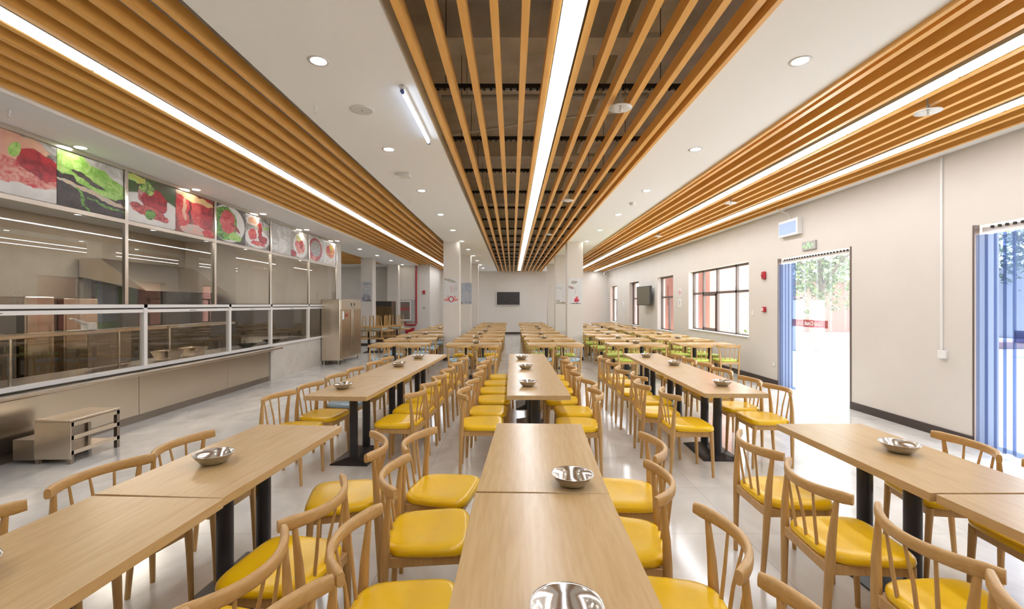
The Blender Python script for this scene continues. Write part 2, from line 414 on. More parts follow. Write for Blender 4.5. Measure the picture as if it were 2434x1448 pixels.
def strip(x, z, label, y0=-2.0, npan=22, yend=None, w=0.13):
    root = empty('linear_light', (x, y0, z))
    tag(root, label, 'ceiling light', 'linear light strips')
    MB().box(-w/2-0.008, w/2+0.008, 0, 1.2*npan, 0.004, 0.08).build('housing', M['grey'], root)
    for k in range(npan):
        o = MB().add([(-w/2, 1.2*k+0.012, 0), (w/2, 1.2*k+0.012, 0), (w/2, 1.2*k+1.188, 0), (-w/2, 1.2*k+1.188, 0)], [(0, 3, 2, 1)]).build('diffuser', M['lamp'], root)
# joints measured at depths k*1.2 from 3.58
strip(LC, 3.375, 'white linear light strip running down the centre ceiling slot', -2.42)
strip(LL, 3.425, 'white linear light strip in the batten ceiling beside the kitchen', -2.42, 22)
strip(LR1, 3.375, 'white linear light strip near the window wall, left one of the pair', -2.42)
strip(LR2, 3.375, 'white linear light strip nearest the window wall, right one of the pair', -1.8, 22)

strip(-8.08, 3.425, 'added unseen light strip brightening the recess behind the kitchen', 14.7, 5)  # added lamp, kept out of view, to brighten the dark recess

dl = None
for name, x, ys in (('above the kitchen counter', -4.95, [1.4+1.93*k for k in range(11)]),
                    ('in the ceiling left of the centre battens', -1.43, [1.46+1.93*k for k in range(12)]),
                    ('in the ceiling right of the centre battens', 2.13, [1.46+1.93*k for k in range(12)])):
    for k, yy in enumerate(ys):
        if dl is None:
            dl = empty('downlight', (x, yy, ZC))
            MB().lathe([(0.05, 0.0), (0.075, -0.006), (0.078, 0), (0.05, 0.0)], 24).build('trim_ring', M['white'], dl)
            MB().disc(0, 0, -0.002, 0.055).build('lens', M['spot'], dl)
            o = dl
        else: o = dup(dl, (x, yy, ZC))
        tag(o, 'lit round downlight %s, %s from the camera' % (name, ORD[k]), 'downlight', 'round ceiling downlights')

# ceiling devices
def sprinkler(x, y, z, label, disc=True):
    r = empty('sprinkler', (x, y, z)); tag(r, label, 'sprinkler')
    MB().cyl(0, 0, 0.02, 0.30, 0.012, n=10).build('pipe', M['grey'], r)
    MB().lathe([(0.0, 0.035), (0.03, 0.03), (0.10, 0.005), (0.102, 0.0), (0.03, 0.02), (0.0, 0.022)], 26).build('collector_plate', M['white'], r)
    MB().cyl(0, 0, -0.02, 0.022, 0.008, n=8).lathe([(0, -0.02), (0.018, -0.022), (0.018, -0.026), (0, -0.026)], 12).build('deflector', M['bowl'], r)
sprinkler(0.95, 4.02, 3.32, 'sprinkler with glossy round plate below the centre battens, nearest camera')
sprinkler(0.92, 7.6, 3.32, 'sprinkler with round plate below the centre battens, second from camera')
sprinkler(0.90, 11.3, 3.32, 'sprinkler with round plate below the centre battens, third from camera')
sprinkler(3.72, 4.1, 3.32, 'sprinkler with round white plate under the window-side battens, nearest camera')
sprinkler(3.72, 7.8, 3.32, 'sprinkler with round white plate under the window-side battens, second from camera')
sprinkler(3.70, 11.6, 3.32, 'sprinkler with round white plate under the window-side battens, third from camera')
def sidehead(x, y, label):
    q = MB().cyl(0, 0, -0.03, 0, 0.012, n=10).tube([(-0.0, 0, -0.03), (-0.0, 0, -0.055)], [0.006, 0.006], 8).lathe([(0, -0.055), (0.016, -0.056), (0.016, -0.06), (0, -0.06)], 12)
    tag(q.build('sprinkler', M['white'], None, (x, y, ZC)), label, 'sprinkler')
sidehead(-1.78, 4.15, 'small white sprinkler head by the nearest downlight left of the centre slot')
sidehead(-4.66, 4.25, 'small white sprinkler head in the ceiling above the kitchen counter')
sidehead(-1.75, 7.9, 'small white sprinkler head left of the centre slot, further back')
r = empty('ceiling_speaker', (-1.385, 4.24, ZC)); tag(r, 'round white ceiling speaker left of the centre slot', 'speaker')
MB().lathe([(0.085, -0.004), (0.105, -0.008), (0.108, 0), (0.085, 0)], 30).build('rim', M['white'], r)
MB().disc(0, 0, -0.005, 0.09, 30).build('grille', noisy('speaker_grille', (0.62, 0.61, 0.59), (0.72, 0.71, 0.69), nscale=90, rough=0.6), r)
MB().disc(0, 0, -0.008, 0.008, 12).build('centre_dot', M['black'], r)
o = MB().bbox(-0.09, 0.06, -0.07, 0.07, -0.05, 0).box(-0.15, -0.09, -0.01, 0.01, -0.02, 0).build('sensor_box', M['white'], None, (-1.46, 6.3, ZC)); tag(o, 'white rectangular sensor box on the ceiling left of the centre slot', 'sensor')
o = MB().lathe([(0, -0.05), (0.03, -0.05), (0.05, -0.03), (0.055, 0)], 18).build('smoke_detector', M['white'], None, (2.13, 8.1, ZC)); tag(o, 'white round smoke detector on the ceiling right of the centre slot', 'smoke detector')
r = empty('tube_light', (-0.90, 3.75, 3.36)); tag(r, 'glowing bluish tube light fixed beside the centre ceiling slot', 'tube light')
MB().bbox(-0.02, 0.02, 0, 1.22, 0.005, 0.035).build('batten_body', M['white'], r)
MB().tube([(0, 0.03, -0.012), (0, 1.19, -0.012)], 0.013, 12).build('tube', M['tube'], r)
for yy in (0.0, 1.19): MB().tube([(0, yy, -0.012), (0, yy+0.03, -0.012)], 0.016, 12).build('end_cap', mat('blue_end_cap', (0.08, 0.12, 0.35), 0.4), r)

# ------------------------------------------------------------------ right wall windows and doors
def frame_bars(q, y0, y1, z0, z1, x0, x1, t=0.05):
    q.box(x0, x1, y0, y0+t, z0, z1); q.box(x0, x1, y1-t, y1, z0, z1)
    q.box(x0, x1, y0, y1, z0, z0+t); q.box(x0, x1, y0, y1, z1-t, z1)
for i, (a, b, z0, z1) in enumerate(open_r[2:]):
    q = MB(); x0, x1 = XR+0.14, XR+0.20
    frame_bars(q, a, b, z0, z1, x0, x1)
    zt = z0+(z1-z0)*0.62
    q.box(x0, x1, a, b, zt-0.03, zt+0.03)
    if b-a > 2:
        w = b-a
        for f in (0.25, 0.55, 0.80): q.box(x0, x1, a+w*f-0.03, a+w*f+0.03, z0, z1)
    else:
        q.box(x0, x1, (a+b)/2-0.03, (a+b)/2+0.03, z0, zt)
    fo = struct(q.build('window_%d' % (i+1), M['frame']))
    g = MB().add([(x0+0.03, a, z0), (x0+0.03, b, z0), (x0+0.03, b, z1), (x0+0.03, a, z1)], [(0, 1, 2, 3)]).build('window_pane', M['glass_clear'], fo)
    if b-a > 2:
        s = MB(); frame_bars(s, a+w*0.56, a+w*0.80, z0+0.05, zt-0.03, x0-0.01, x0+0.03, 0.05)
        s.build('window_sash', M['frame'], fo)
    struct(MB().box(XR-0.02, XR+0.139, a+0.001, b-0.001, z0+0.0005, z0+0.02).build('trim_%d' % (i+1), M['white']))

def strip_door(a, b, zt, idx, label, band, tlabel):
    # dark metal jambs
    q = MB().box(XR-0.008, XR+0.05, a-0.018, a+0.012, 0, zt).box(XR-0.008, XR+0.05, b-0.012, b+0.012, 0, zt)
    struct(q.build('door_%d' % idx, M['frame']))
    r = empty('strip_curtain', (XR+0.08, a, 0)); tag(r, label, 'strip curtain', 'strip curtains')
    h = MB().box(-0.02, 0.02, 0.02, b-a-0.03, zt-0.09, zt-0.03)
    h.build('hanging_rail', M['white_alu'], r)
    k = 0; yy = 0.03
    st = MB()
    for j in range(int((b-a-0.1)/0.075)): st.box(-0.035, -0.021, 0.05+j*0.075, 0.078+j*0.075, zt-0.05, zt-0.022)
    st.build('hanger_stud', M['black'], r)['kind'] = 'stuff'
    L = b-a; nclear = int((L-0.5)/0.17)
    for k in range(nclear+1):
        y0 = 0.04+k*0.17; q = MB()
        pts = []
        for j in range(7):
            u = j/6.0; pts.append((0.012*math.sin(u*PI)*(1 if k % 2 else -1)+(0.014 if k % 2 else 0.0), y0+u*0.20))
        vs = [(p[0], p[1], z) for z in (0.02, zt-0.07) for p in pts]
        q.add(vs, [(j, j+1, j+8, j+7) for j in range(6)], True)
        q.build('clear_strip', M['strip_clear'], r)
    for k in range(5):
        y0 = L-0.50+k*0.085; q = MB(); pts = []
        for j in range(7):
            u = j/6.0; pts.append((-0.05+0.03*math.sin(u*PI)*(1 if k % 2 else -1)-0.010*k, y0+u*(0.13)))
        vs = [(p[0], p[1], z) for z in (0.02, zt-0.12) for p in pts]
        q.add(vs, [(j, j+1, j+8, j+7) for j in range(6)], True)
        q.build('blue_strip', M['strip_blue'], r)
    MB().box(-0.045, -0.043, L-1.35, L-0.38, 1.20, 1.33).build('printed_band', band, r)
    text_mesh('printed_text', 'Glass Crash Strip', 0.10, M['textwhite'], r, (-0.052, L-0.88, 1.265), (PI/2, 0, PI/2), mirror=False, bold=0.002).scale = (1, 1, 1)
strip_door(7.04, 8.95, 2.49, 1, 'clear plastic strip curtain with blue strips in the doorway beside the big window', M['band_red'], '')
strip_door(3.3, 5.16, 2.49, 2, 'clear and blue strip curtain in the doorway nearest the camera', M['band_blue'], '')

# right wall things
def wallbox(name, y, z, w, h, d, m, label, cat, x=XR):
    o = MB().bbox(-d, 0, -w/2, w/2, -h/2, h/2).build(name, m, None, (x, y, z)); tag(o, label, cat); return o
r = empty('insect_lamp', (XR, 8.5, 3.02)); tag(r, 'blue glowing insect lamp high on the window wall above the exit sign', 'insect lamp')
MB().bbox(-0.09, 0, -0.29, 0.29, -0.15, 0.15).build('housing', M['white'], r)
MB().box(-0.094, -0.09, -0.24, 0.27, -0.11, 0.10).build('glow_panel', M['bluepanel'], r)
MB().tube([(-0.05, 0.0, 0.15), (-0.05, 0.02, 0.25), (-0.27, 0.05, 0.36)], 0.012, 8).build('conduit', M['white'], r)
r = empty('exit_sign', (XR, 8.0, 2.63)); tag(r, 'small exit sign with green running figure above the strip curtain doorway', 'exit sign')
MB().bbox(-0.03, 0, -0.18, 0.18, -0.075, 0.075).build('housing', M['grey'], r)
q = MB()
q.box(-0.033, -0.03, -0.02, 0.03, 0.035, 0.06).box(-0.033, -0.03, -0.03, 0.03, -0.01, 0.03).box(-0.033, -0.03, -0.06, -0.03, -0.05, -0.01).box(-0.033, -0.03, 0.03, 0.08, -0.05, -0.015).box(-0.033, -0.03, -0.13, -0.09, -0.02, 0.02).box(-0.033, -0.03, 0.10, 0.15, -0.02, 0.02)
q.build('pictogram', M['exitgreen'], r)
r = empty('fire_alarm', (XR, 9.43, 2.2)); tag(r, 'red fire alarm sounder on the wall right of the big window, upper one', 'fire alarm')
MB().bbox(-0.05, 0, -0.06, 0.06, -0.08, 0.08, 0.015).build('housing', M['red'], r)
MB().tube([(-0.05, 0, 0), (-0.075, 0, 0.0)], [0.035, 0.02], 12).build('horn', M['red'], r)
r = empty('call_point', (XR, 9.43, 1.5)); tag(r, 'red fire call point on the wall right of the big window, lower one', 'call point')
MB().bbox(-0.04, 0, -0.06, 0.06, -0.055, 0.055, 0.01).build('housing', M['red'], r)
MB().box(-0.043, -0.04, -0.005, 0.045, -0.03, 0.03).build('button_panel', M['white'], r)
wallbox('light_switch', 9.9, 1.42, 0.07, 0.10, 0.012, M['white'], 'small white light switch right of the big window', 'light switch')
wallbox('power_socket', 9.1, 0.42, 0.08, 0.08, 0.012, M['white'], 'white power socket low on the wall left of the doorway', 'power socket')
r = empty('cable_conduit', (XR, 5.54, 0)); tag(r, 'white cable conduit with switch box on the wall between the doorways', 'conduit')
MB().bbox(-0.02, 0, -0.012, 0.012, 1.05, 3.38).build('conduit_run', M['white'], r)
MB().bbox(-0.035, 0, -0.07, 0.03, 0.95, 1.05).build('switch_box', M['white'], r)
def wallsign(y, z, s, kind, label):
    r = empty('wall_sign', (XR, y, z)); tag(r, label, 'wall sign')
    MB().box(-0.006, 0, -s/2, s/2, -s/2, s/2).build('plate', M['textwhite'], r)
    q = MB()
    if kind == 0:
        n = 20
        ring = [[(-0.009+0.001*j, rr*math.cos(2*PI*k/n), rr*math.sin(2*PI*k/n)+0.01) for k in range(n)] for j, rr in ((0, s*0.36), (0, s*0.28))]
        q.loft(ring, False, cap=False); q.box(-0.009, -0.007, -0.08, 0.08, 0.0, 0.02)
        q.build('ring', M['textred'], r)
    else:
        q.box(-0.009, -0.006, -0.02, 0.02, -0.08, 0.04).box(-0.009, -0.006, -0.02, 0.02, 0.06, 0.09).build('symbol', M['textgrey'], r)
wallsign(14.2, 1.96, 0.24, 0, 'small white no smoking sign left of the big window, upper of two')
wallsign(14.2, 1.66, 0.24, 1, 'small white notice left of the big window, lower of two')
wallsign(21.4, 1.62, 0.24, 1, 'small pale notice on the window wall between the two farthest windows')
# televisions
r = empty('television', (4.98, 17.3, 1.93), R(8)); tag(r, 'grey flat television on a bracket between the narrow windows', 'television')
MB().bbox(-0.04, 0.04, -0.6, 0.6, -0.36, 0.36, 0.01).build('casing', M['ovenblack'], r)
MB().box(-0.043, -0.04, -0.57, 0.57, -0.33, 0.33).build('screen', M['tvback'], r)
MB().box(0.04, 0.17, -0.1, 0.1, -0.1, 0.1).build('bracket', M['ovenblack'], r)
r = empty('television', (-0.20, YF-0.085, 1.93)); tag(r, 'dark flat television hanging on the far end wall', 'television')
MB().bbox(-0.64, 0.64, -0.03, 0.06, -0.37, 0.37, 0.01).build('casing', M['white'], r)
MB().box(-0.615, 0.615, -0.034, -0.03, -0.345, 0.345).build('screen', noisy('dusty_dark_screen', (0.02, 0.018, 0.018), (0.05, 0.045, 0.045), nscale=12, rough=0.3), r)
r = empty('security_camera', (4.9, 24.2, 3.22)); tag(r, 'small white security camera in the far right ceiling corner', 'security camera')
MB().tube([(0, -0.12, -0.02), (0, 0.1, 0.02)], 0.05, 14).build('camera_body', M['white'], r)
MB().tube([(0, -0.125, -0.02), (0, -0.119, -0.02)], 0.035, 14).build('lens', M['ovenblack'], r)
MB().cyl(0, 0.05, 0.05, 0.18, 0.015, n=8).build('arm', M['white'], r)

# ------------------------------------------------------------------ posters and food pictures (procedural prints)
def print_mat(name, w, h, bg, shapes, distort=0.09, nscale=5):
    """bg=(c1,c2,noise scale); shapes = (cx,cz,rx,rz,rot_deg,c1,c2,noise scale) in 0..1 of the print"""
    m = mat(name, bg[0], 0.3); b = m.node_tree.nodes['Principled BSDF']
    tc = nd(m, 'ShaderNodeTexCoord'); mp = nd(m, 'ShaderNodeMapping'); mp.inputs['Scale'].default_value = (1/w, 0, 1/h)
    lk(m, tc.outputs['Object'], mp.inputs[0])
    asp = w/h
    nz = nd(m, 'ShaderNodeTexNoise'); nz.inputs['Scale'].default_value = nscale; nz.inputs['Detail'].default_value = 3
    lk(m, mp.outputs[0], nz.inputs['Vector'])
    sb = nd(m, 'ShaderNodeVectorMath', operation='SUBTRACT'); sb.inputs[1].default_value = (0.5, 0.5, 0.5); lk(m, nz.outputs['Color'], sb.inputs[0])
    sc = nd(m, 'ShaderNodeVectorMath', operation='MULTIPLY'); sc.inputs[1].default_value = (distort*2, 0, distort*2); lk(m, sb.outputs[0], sc.inputs[0])
    ad = nd(m, 'ShaderNodeVectorMath', operation='ADD'); lk(m, mp.outputs[0], ad.inputs[0]); lk(m, sc.outputs[0], ad.inputs[1])
    def tex(c1, c2, s):
        n = nd(m, 'ShaderNodeTexNoise'); n.inputs['Scale'].default_value = s; n.inputs['Detail'].default_value = 8; n.inputs['Roughness'].default_value = 0.65; n.inputs['Distortion'].default_value = 0.8
        lk(m, mp.outputs[0], n.inputs['Vector'])
        r = nd(m, 'ShaderNodeValToRGB'); r.color_ramp.elements[0].position = 0.40; r.color_ramp.elements[1].position = 0.60
        r.color_ramp.elements[0].color = (*c1, 1); r.color_ramp.elements[1].color = (*c2, 1)
        lk(m, n.outputs['Fac'], r.inputs[0]); return r.outputs[0]
    cur = tex(*bg)
    for (cx, cz, rx, rz, rot, c1, c2, s) in shapes:
        sharp = s < 0; s = abs(s)
        p = nd(m, 'ShaderNodeMapping', vector_type='TEXTURE')
        p.inputs['Location'].default_value = (cx, 0, cz); p.inputs['Rotation'].default_value = (0, R(rot), 0); p.inputs['Scale'].default_value = (rx, 1, rz)
        lk(m, (mp if sharp else ad).outputs[0], p.inputs[0])
        ln = nd(m, 'ShaderNodeVectorMath', operation='LENGTH'); lk(m, p.outputs[0], ln.inputs[0])
        mr = nd(m, 'ShaderNodeMapRange'); mr.inputs['From Min'].default_value = 1.03; mr.inputs['From Max'].default_value = 0.97
        lk(m, ln.outputs['Value'], mr.inputs['Value'])
        mx = nd(m, 'ShaderNodeMix', data_type='RGBA'); lk(m, mr.outputs[0], mx.inputs[0]); lk(m, cur, mx.inputs[6]); lk(m, tex(c1, c2, s), mx.inputs[7])
        cur = mx.outputs[2]
    lk(m, cur, b.inputs['Base Color'])
    return m

RED, DRED, LRED, PINK = (0.50, 0.03, 0.04), (0.22, 0.012, 0.02), (0.62, 0.12, 0.10), (0.68, 0.34, 0.27)
GRN, DGRN, LGRN = (0.20, 0.44, 0.06), (0.05, 0.12, 0.03), (0.45, 0.66, 0.20)
WHT, GRY, DRK, DRK2, TAN = (0.72, 0.70, 0.68), (0.45, 0.43, 0.40), (0.06, 0.045, 0.04), (0.12, 0.10, 0.085), (0.60, 0.42, 0.25)
FOOD = [
 ('raw red meat slices with pink ham', (DRK2, GRY, 3), [(0.4, 0.25, 0.8, 0.25, 8, WHT, (0.6, 0.58, 0.56), -3), (0.42, 0.56, 0.75, 0.33, 10, PINK, RED, 7), (0.40, 0.80, 0.50, 0.22, -5, PINK, (0.72, 0.42, 0.28), 6), (0.82, 0.58, 0.30, 0.22, 30, RED, DRED, 6), (0.35, 0.33, 0.45, 0.14, 0, RED, PINK, 9), (0.5, 0.75, 0.07, 0.13, 20, LGRN, GRN, 6)]),
 ('green leafy vegetables on dark ground', (DRK, (0.03, 0.02, 0.018), 8), [(0.6, 0.9, 0.6, 0.28, 15, GRY, WHT, 5), (0.5, 0.72, 0.62, 0.16, 20, GRN, LGRN, 6), (0.15, 0.8, 0.30, 0.22, 0, LGRN, GRN, 8), (0.62, 0.52, 0.42, 0.14, 16, GRN, LGRN, 9), (0.45, 0.58, 0.28, 0.05, 20, DRK, DRK2, 5), (0.5, 0.36, 0.6, 0.045, 14, GRY, TAN, 20), (0.35, 0.2, 0.03, 0.25, -25, GRN, DGRN, 9), (0.75, 0.17, 0.35, 0.025, 10, GRN, DGRN, 9)]),
 ('sliced red meat piled on a white plate', ((0.10, 0.08, 0.06), DGRN, 5), [(0.45, 0.28, 0.75, 0.38, 0, WHT, (0.62, 0.60, 0.58), -2), (0.42, 0.62, 0.22, 0.22, 0, GRY, RED, 12), (0.55, 0.52, 0.27, 0.27, 35, DRED, RED, 8), (0.45, 0.27, 0.42, 0.12, 12, DRED, LRED, 10), (0.38, 0.78, 0.16, 0.14, 0, DGRN, LGRN, 12), (0.44, 0.22, 0.10, 0.10, 0, DGRN, GRN, 14), (0.15, 0.92, 0.18, 0.08, 0, LGRN, (0.6, 0.5, 0.1), 6)]),
 ('hanging red chilli and meat strips', ((0.30, 0.10, 0.08), DRED, 6), [(0.18, 0.60, 0.18, 0.48, 0, RED, LRED, 7), (0.52, 0.56, 0.13, 0.48, -5, LRED, RED, 7), (0.80, 0.55, 0.17, 0.50, 0, DRED, RED, 7), (0.22, 0.60, 0.05, 0.30, 0, TAN, PINK, 6), (0.35, 0.6, 0.03, 0.4, 0, DRED, DRK, 6), (0.5, 0.90, 0.50, 0.09, 6, TAN, (0.72, 0.5, 0.2), 9), (0.5, 0.10, 0.40, 0.13, 0, PINK, GRY, 12), (0.85, 0.10, 0.15, 0.12, 0, RED, LRED, 7)]),
 ('folded pink meat with greens on a round plate', (DRK2, DRK, 4), [(0.42, 0.52, 0.56, 0.52, 0, WHT, (0.62, 0.60, 0.57), -2), (0.30, 0.50, 0.42, 0.46, 0, DGRN, GRN, 12), (0.38, 0.62, 0.24, 0.28, 10, RED, (0.66, 0.16, 0.16), 5), (0.40, 0.38, 0.22, 0.16, 0, RED, LRED, 5), (0.65, 0.46, 0.20, 0.05, 40, RED, DRED, 6), (0.65, 0.18, 0.22, 0.13, 0, LGRN, GRN, 14)]),
 ('red meat wedges on white plate with noodles', (GRY, DRK2, 3), [(0.48, 0.30, 0.50, 0.30, 0, WHT, (0.62, 0.60, 0.58), -2), (0.30, 0.82, 0.26, 0.16, 0, WHT, TAN, 8), (0.28, 0.83, 0.19, 0.09, 0, (0.66, 0.4, 0.2), PINK, 14), (0.30, 0.40, 0.16, 0.18, 40, RED, LRED, 6), (0.58, 0.50, 0.10, 0.32, 0, RED, DRED, 6), (0.48, 0.42, 0.03, 0.28, 8, WHT, TAN, 4), (0.75, 0.30, 0.16, 0.12, -20, RED, DRED, 8), (0.5, 0.15, 0.3, 0.06, 6, RED, LRED, 8), (0.85, 0.68, 0.14, 0.04, 0, GRN, LGRN, 6)]),
 ('pale grey mushrooms', (GRY, (0.55, 0.52, 0.50), 6), [(0.22, 0.66, 0.25, 0.30, 0, (0.5, 0.47, 0.44), GRY, 9), (0.40, 0.70, 0.10, 0.22, -10, WHT, GRY, 6), (0.55, 0.28, 0.20, 0.26, 0, WHT, (0.6, 0.57, 0.55), 9), (0.70, 0.60, 0.06, 0.40, -16, WHT, GRY, 4), (0.18, 0.25, 0.20, 0.20, 0, WHT, GRY, 9)]),
 ('red stir fry on a white oval plate', ((0.28, 0.22, 0.18), GRY, 5), [(0.55, 0.46, 0.42, 0.46, 0, WHT, (0.66, 0.64, 0.60), -2), (0.52, 0.42, 0.28, 0.28, 0, RED, PINK, 8), (0.40, 0.72, 0.14, 0.12, 0, LGRN, TAN, 7), (0.60, 0.50, 0.10, 0.16, 0, RED, DRED, 8), (0.12, 0.12, 0.2, 0.12, 0, DRED, RED, 8)]),
 ('dark pot of grey stew with red rim', (WHT, GRY, 3), [(0.45, 0.48, 0.46, 0.46, 0, (0.30, 0.05, 0.05), RED, -7), (0.46, 0.52, 0.36, 0.34, 0, (0.20, 0.16, 0.13), GRY, 14), (0.30, 0.12, 0.22, 0.09, 0, RED, PINK, 12)]),
 ('orange and red dish on white plate', (WHT, (0.62, 0.60, 0.58), 3), [(0.55, 0.56, 0.34, 0.30, 0, (0.66, 0.38, 0.06), RED, 9), (0.42, 0.64, 0.16, 0.16, 0, (0.6, 0.05, 0.12), LRED, 8), (0.60, 0.72, 0.10, 0.10, 0, (0.7, 0.5, 0.05), GRN, 9), (0.5, 0.12, 0.35, 0.06, 0, TAN, WHT, 8)]),
]
BAYS = [4.2, 6.0, 7.8, 9.6, 11.4, 13.2]
XG = -5.06
bay_names = ['nearest', 'second', 'third', 'fourth', 'farthest']
for i, (desc, bgc, shp) in enumerate(FOOD):
    bay = i//2; y0 = BAYS[bay]+0.03+(i % 2)*0.87; w, h = 0.865, 0.63
    me = print_mat('printed_food_%d' % i, w, h, bgc, shp)
    o = MB().box(0, w, 0, 0.012, 0, h).build('food_picture', me, None, (XG, y0, 2.715), (0, 0, PI/2))
    tag(o, 'printed food picture of %s above kitchen glass' % desc, 'picture', 'food pictures above the kitchen glass')
def poster(x, y, z, w, h, m, label, text=None, rotz=0):
    r = empty('poster', (x, y, z), rotz); tag(r, label, 'poster')
    MB().box(0, w, -0.006, 0, 0, h).build('print', m, r)
    return r
PG = (0.60, 0.60, 0.60)
m1 = print_mat('poster_ring', 0.40, 0.76, (PG, (0.64, 0.64, 0.64), 3), [(0.4, 0.90, 0.45, 0.05, 8, (0.3, 0.26, 0.2), GRY, 6), (0.5, 0.18, 0.6, 0.055, 0, LRED, PINK, 14), (0.5, 0.20, 0.20, 0.115, 0, (0.4, 0.04, 0.06), RED, -6), (0.5, 0.20, 0.13, 0.08, 0, PG, PG, -3), (0.24, 0.29, 0.09, 0.05, 0, LRED, PG, 10), (0.78, 0.29, 0.09, 0.05, 0, LRED, PG, 10), (0.5, 0.58, 0.02, 0.14, 0, LRED, RED, -3)], distort=0.03)
m2 = print_mat('poster_blue', 0.40, 0.78, ((0.45, 0.47, 0.50), (0.36, 0.40, 0.47), 4), [(0.7, 0.8, 0.4, 0.2, 30, (0.28, 0.33, 0.42), (0.42, 0.45, 0.5), 5), (0.6, 0.09, 0.35, 0.025, 0, DRK2, GRY, 5), (0.1, 0.06, 0.1, 0.07, 0, (0.2, 0.15, 0.1), GRY, 5)])
m3 = print_mat('poster_lotus', 0.40, 0.76, (PG, (0.66, 0.66, 0.66), 3), [(0.42, 0.84, 0.22, 0.06, 0, (0.2, 0.17, 0.14), GRY, 6), (0.15, 0.64, 0.26, 0.05, 10, (0.3, 0.12, 0.1), GRY, 6), (0.6, 0.16, 0.18, 0.08, 0, RED, (0.5, 0.04, 0.1), 8), (0.62, 0.27, 0.12, 0.03, 0, RED, LRED, 8), (0.52, 0.50, 0.02, 0.13, 0, GRY, (0.35, 0.33, 0.36), -3), (0.5, 0.04, 0.45, 0.02, 0, GRY, DRK2, 5)], distort=0.04)
m4 = print_mat('poster_landscape', 0.40, 0.78, (PG, (0.62, 0.62, 0.61), 3), [(0.35, 0.76, 0.28, 0.05, 0, GRY, PG, 10), (0.65, 0.4, 0.06, 0.16, 0, (0.5, 0.45, 0.44), PG, 12), (0.5, 0.06, 0.55, 0.05, 0, (0.25, 0.2, 0.12), (0.4, 0.36, 0.26), 7), (0.2, 0.17, 0.2, 0.03, 0, GRY, DRK2, 7)])
m5 = print_mat('poster_bicycle', 0.42, 0.78, ((0.50, 0.50, 0.52), (0.56, 0.56, 0.57), 4), [(0.5, 0.88, 0.5, 0.05, 0, (0.30, 0.31, 0.42), GRY, 8), (0.45, 0.2, 0.42, 0.2, 0, (0.16, 0.15, 0.2), (0.5, 0.5, 0.55), 10), (0.5, 0.06, 0.4, 0.05, 0, DRK2, (0.3, 0.3, 0.35), 8), (0.2, 0.55, 0.015, 0.22, 0, DRK2, GRY, -5), (0.6, 0.55, 0.4, 0.008, 0, DRK2, GRY, -5), (0.6, 0.72, 0.4, 0.008, 0, DRK2, GRY, -5)])
p = poster(-1.935, 13.1, 1.60, 0.40, 0.76, m1, 'pale poster with a red ring plate on the nearest left pillar')
for tx, tz, bd in ((0.28, 0.44, '光盘行动'), (0.34, 0.50, '节约粮食')):
    for j, ch in enumerate(bd): text_mesh('lettering', ch, 0.04, M['textgrey'], p, (tx, -0.0075, tz+0.06-0.052*j), (PI/2, 0, 0))
p = poster(-1.87, 16.7, 1.61, 0.40, 0.78, m2, 'blue-grey poster on the second left pillar')
p = poster(1.605, 13.1, 1.60, 0.40, 0.76, m3, 'pale poster with a red lotus on the nearest right pillar')
p = poster(1.60, 16.7, 1.61, 0.40, 0.78, m4, 'pale ink landscape poster on the second right pillar')
p = poster(-5.81, 17.7, 1.71, 0.40, 0.78, m5, 'grey ink poster with bicycles on the pillar behind the steel fridge')

# ------------------------------------------------------------------ kitchen front
cx0, cx1 = -5.12, -5.04
for i in range(len(BAYS)):
    pass
posts = [2.4]+BAYS
r = empty('glazing_frame', (XG, 2.4, 0)); tag(r, 'stainless steel frame of posts and beams holding the kitchen glass', 'frame')
for yy in posts: MB().bbox(-0.025, 0.025, yy-2.425, yy-2.375, 1.60, ZC, 0.006).build('post', M['steel_bright'], r)
MB().box(-0.02, 0.02, 0, 10.8, 2.655, 2.705).build('beam', M['steel_bright'], r)
MB().box(-0.02, 0.02, 0, 10.8, 3.35, ZC).build('beam', M['steel_bright'], r)
for i in range(len(posts)-1):
    a, b = posts[i]+0.025, posts[i+1]-0.025
    g = MB().add([(0, a, 1.6), (0, b, 1.6), (0, b, 2.655), (0, a, 2.655)], [(0, 1, 2, 3)]).build('window_%d' % (i+5), M['glass'], None, (XG, 0, 0)); struct(g)
lw = [2.6, 6.3, 8.19, 9.6, 11.37, 12.62]
q = MB()
q.box(-0.03, 0.03, 2.4, 12.62, 1.555, 1.60).box(-0.02, 0.02, 2.4, 12.62, 1.49, 1.535).box(-0.035, 0.035, 2.4, 12.62, 0.72, 0.765)
for yy in lw: q.box(-0.03, 0.03, yy-0.03, yy+0.03, 0.765, 1.60)
o = struct(q.build('window_frame_serving', M['white_alu'], None, (XG, 0, 0)))
for i in range(len(lw)-1):
    g = MB().add([(0, lw[i]+0.03, 0.765), (0, lw[i+1]-0.03, 0.765), (0, lw[i+1]-0.03, 1.49), (0, lw[i]+0.03, 1.49)], [(0, 1, 2, 3)]).build('window_pane', M['glass'], o)
    MB().box(0.02, 0.026, (lw[i]+lw[i+1])/2-0.08, (lw[i]+lw[i+1])/2+0.08, 1.508, 1.514).build('pull_slot', M['black'], o)
MB().box(0, 0.005, 2.4, 12.62, 1.535, 1.555).build('shadow_gap', M['black'], o)
# end of the glass above the fridge
struct(MB().box(-5.12, -5.0, 13.12, 13.19, 0, 1.6).build('trim_kitchen_end', M['wall']))
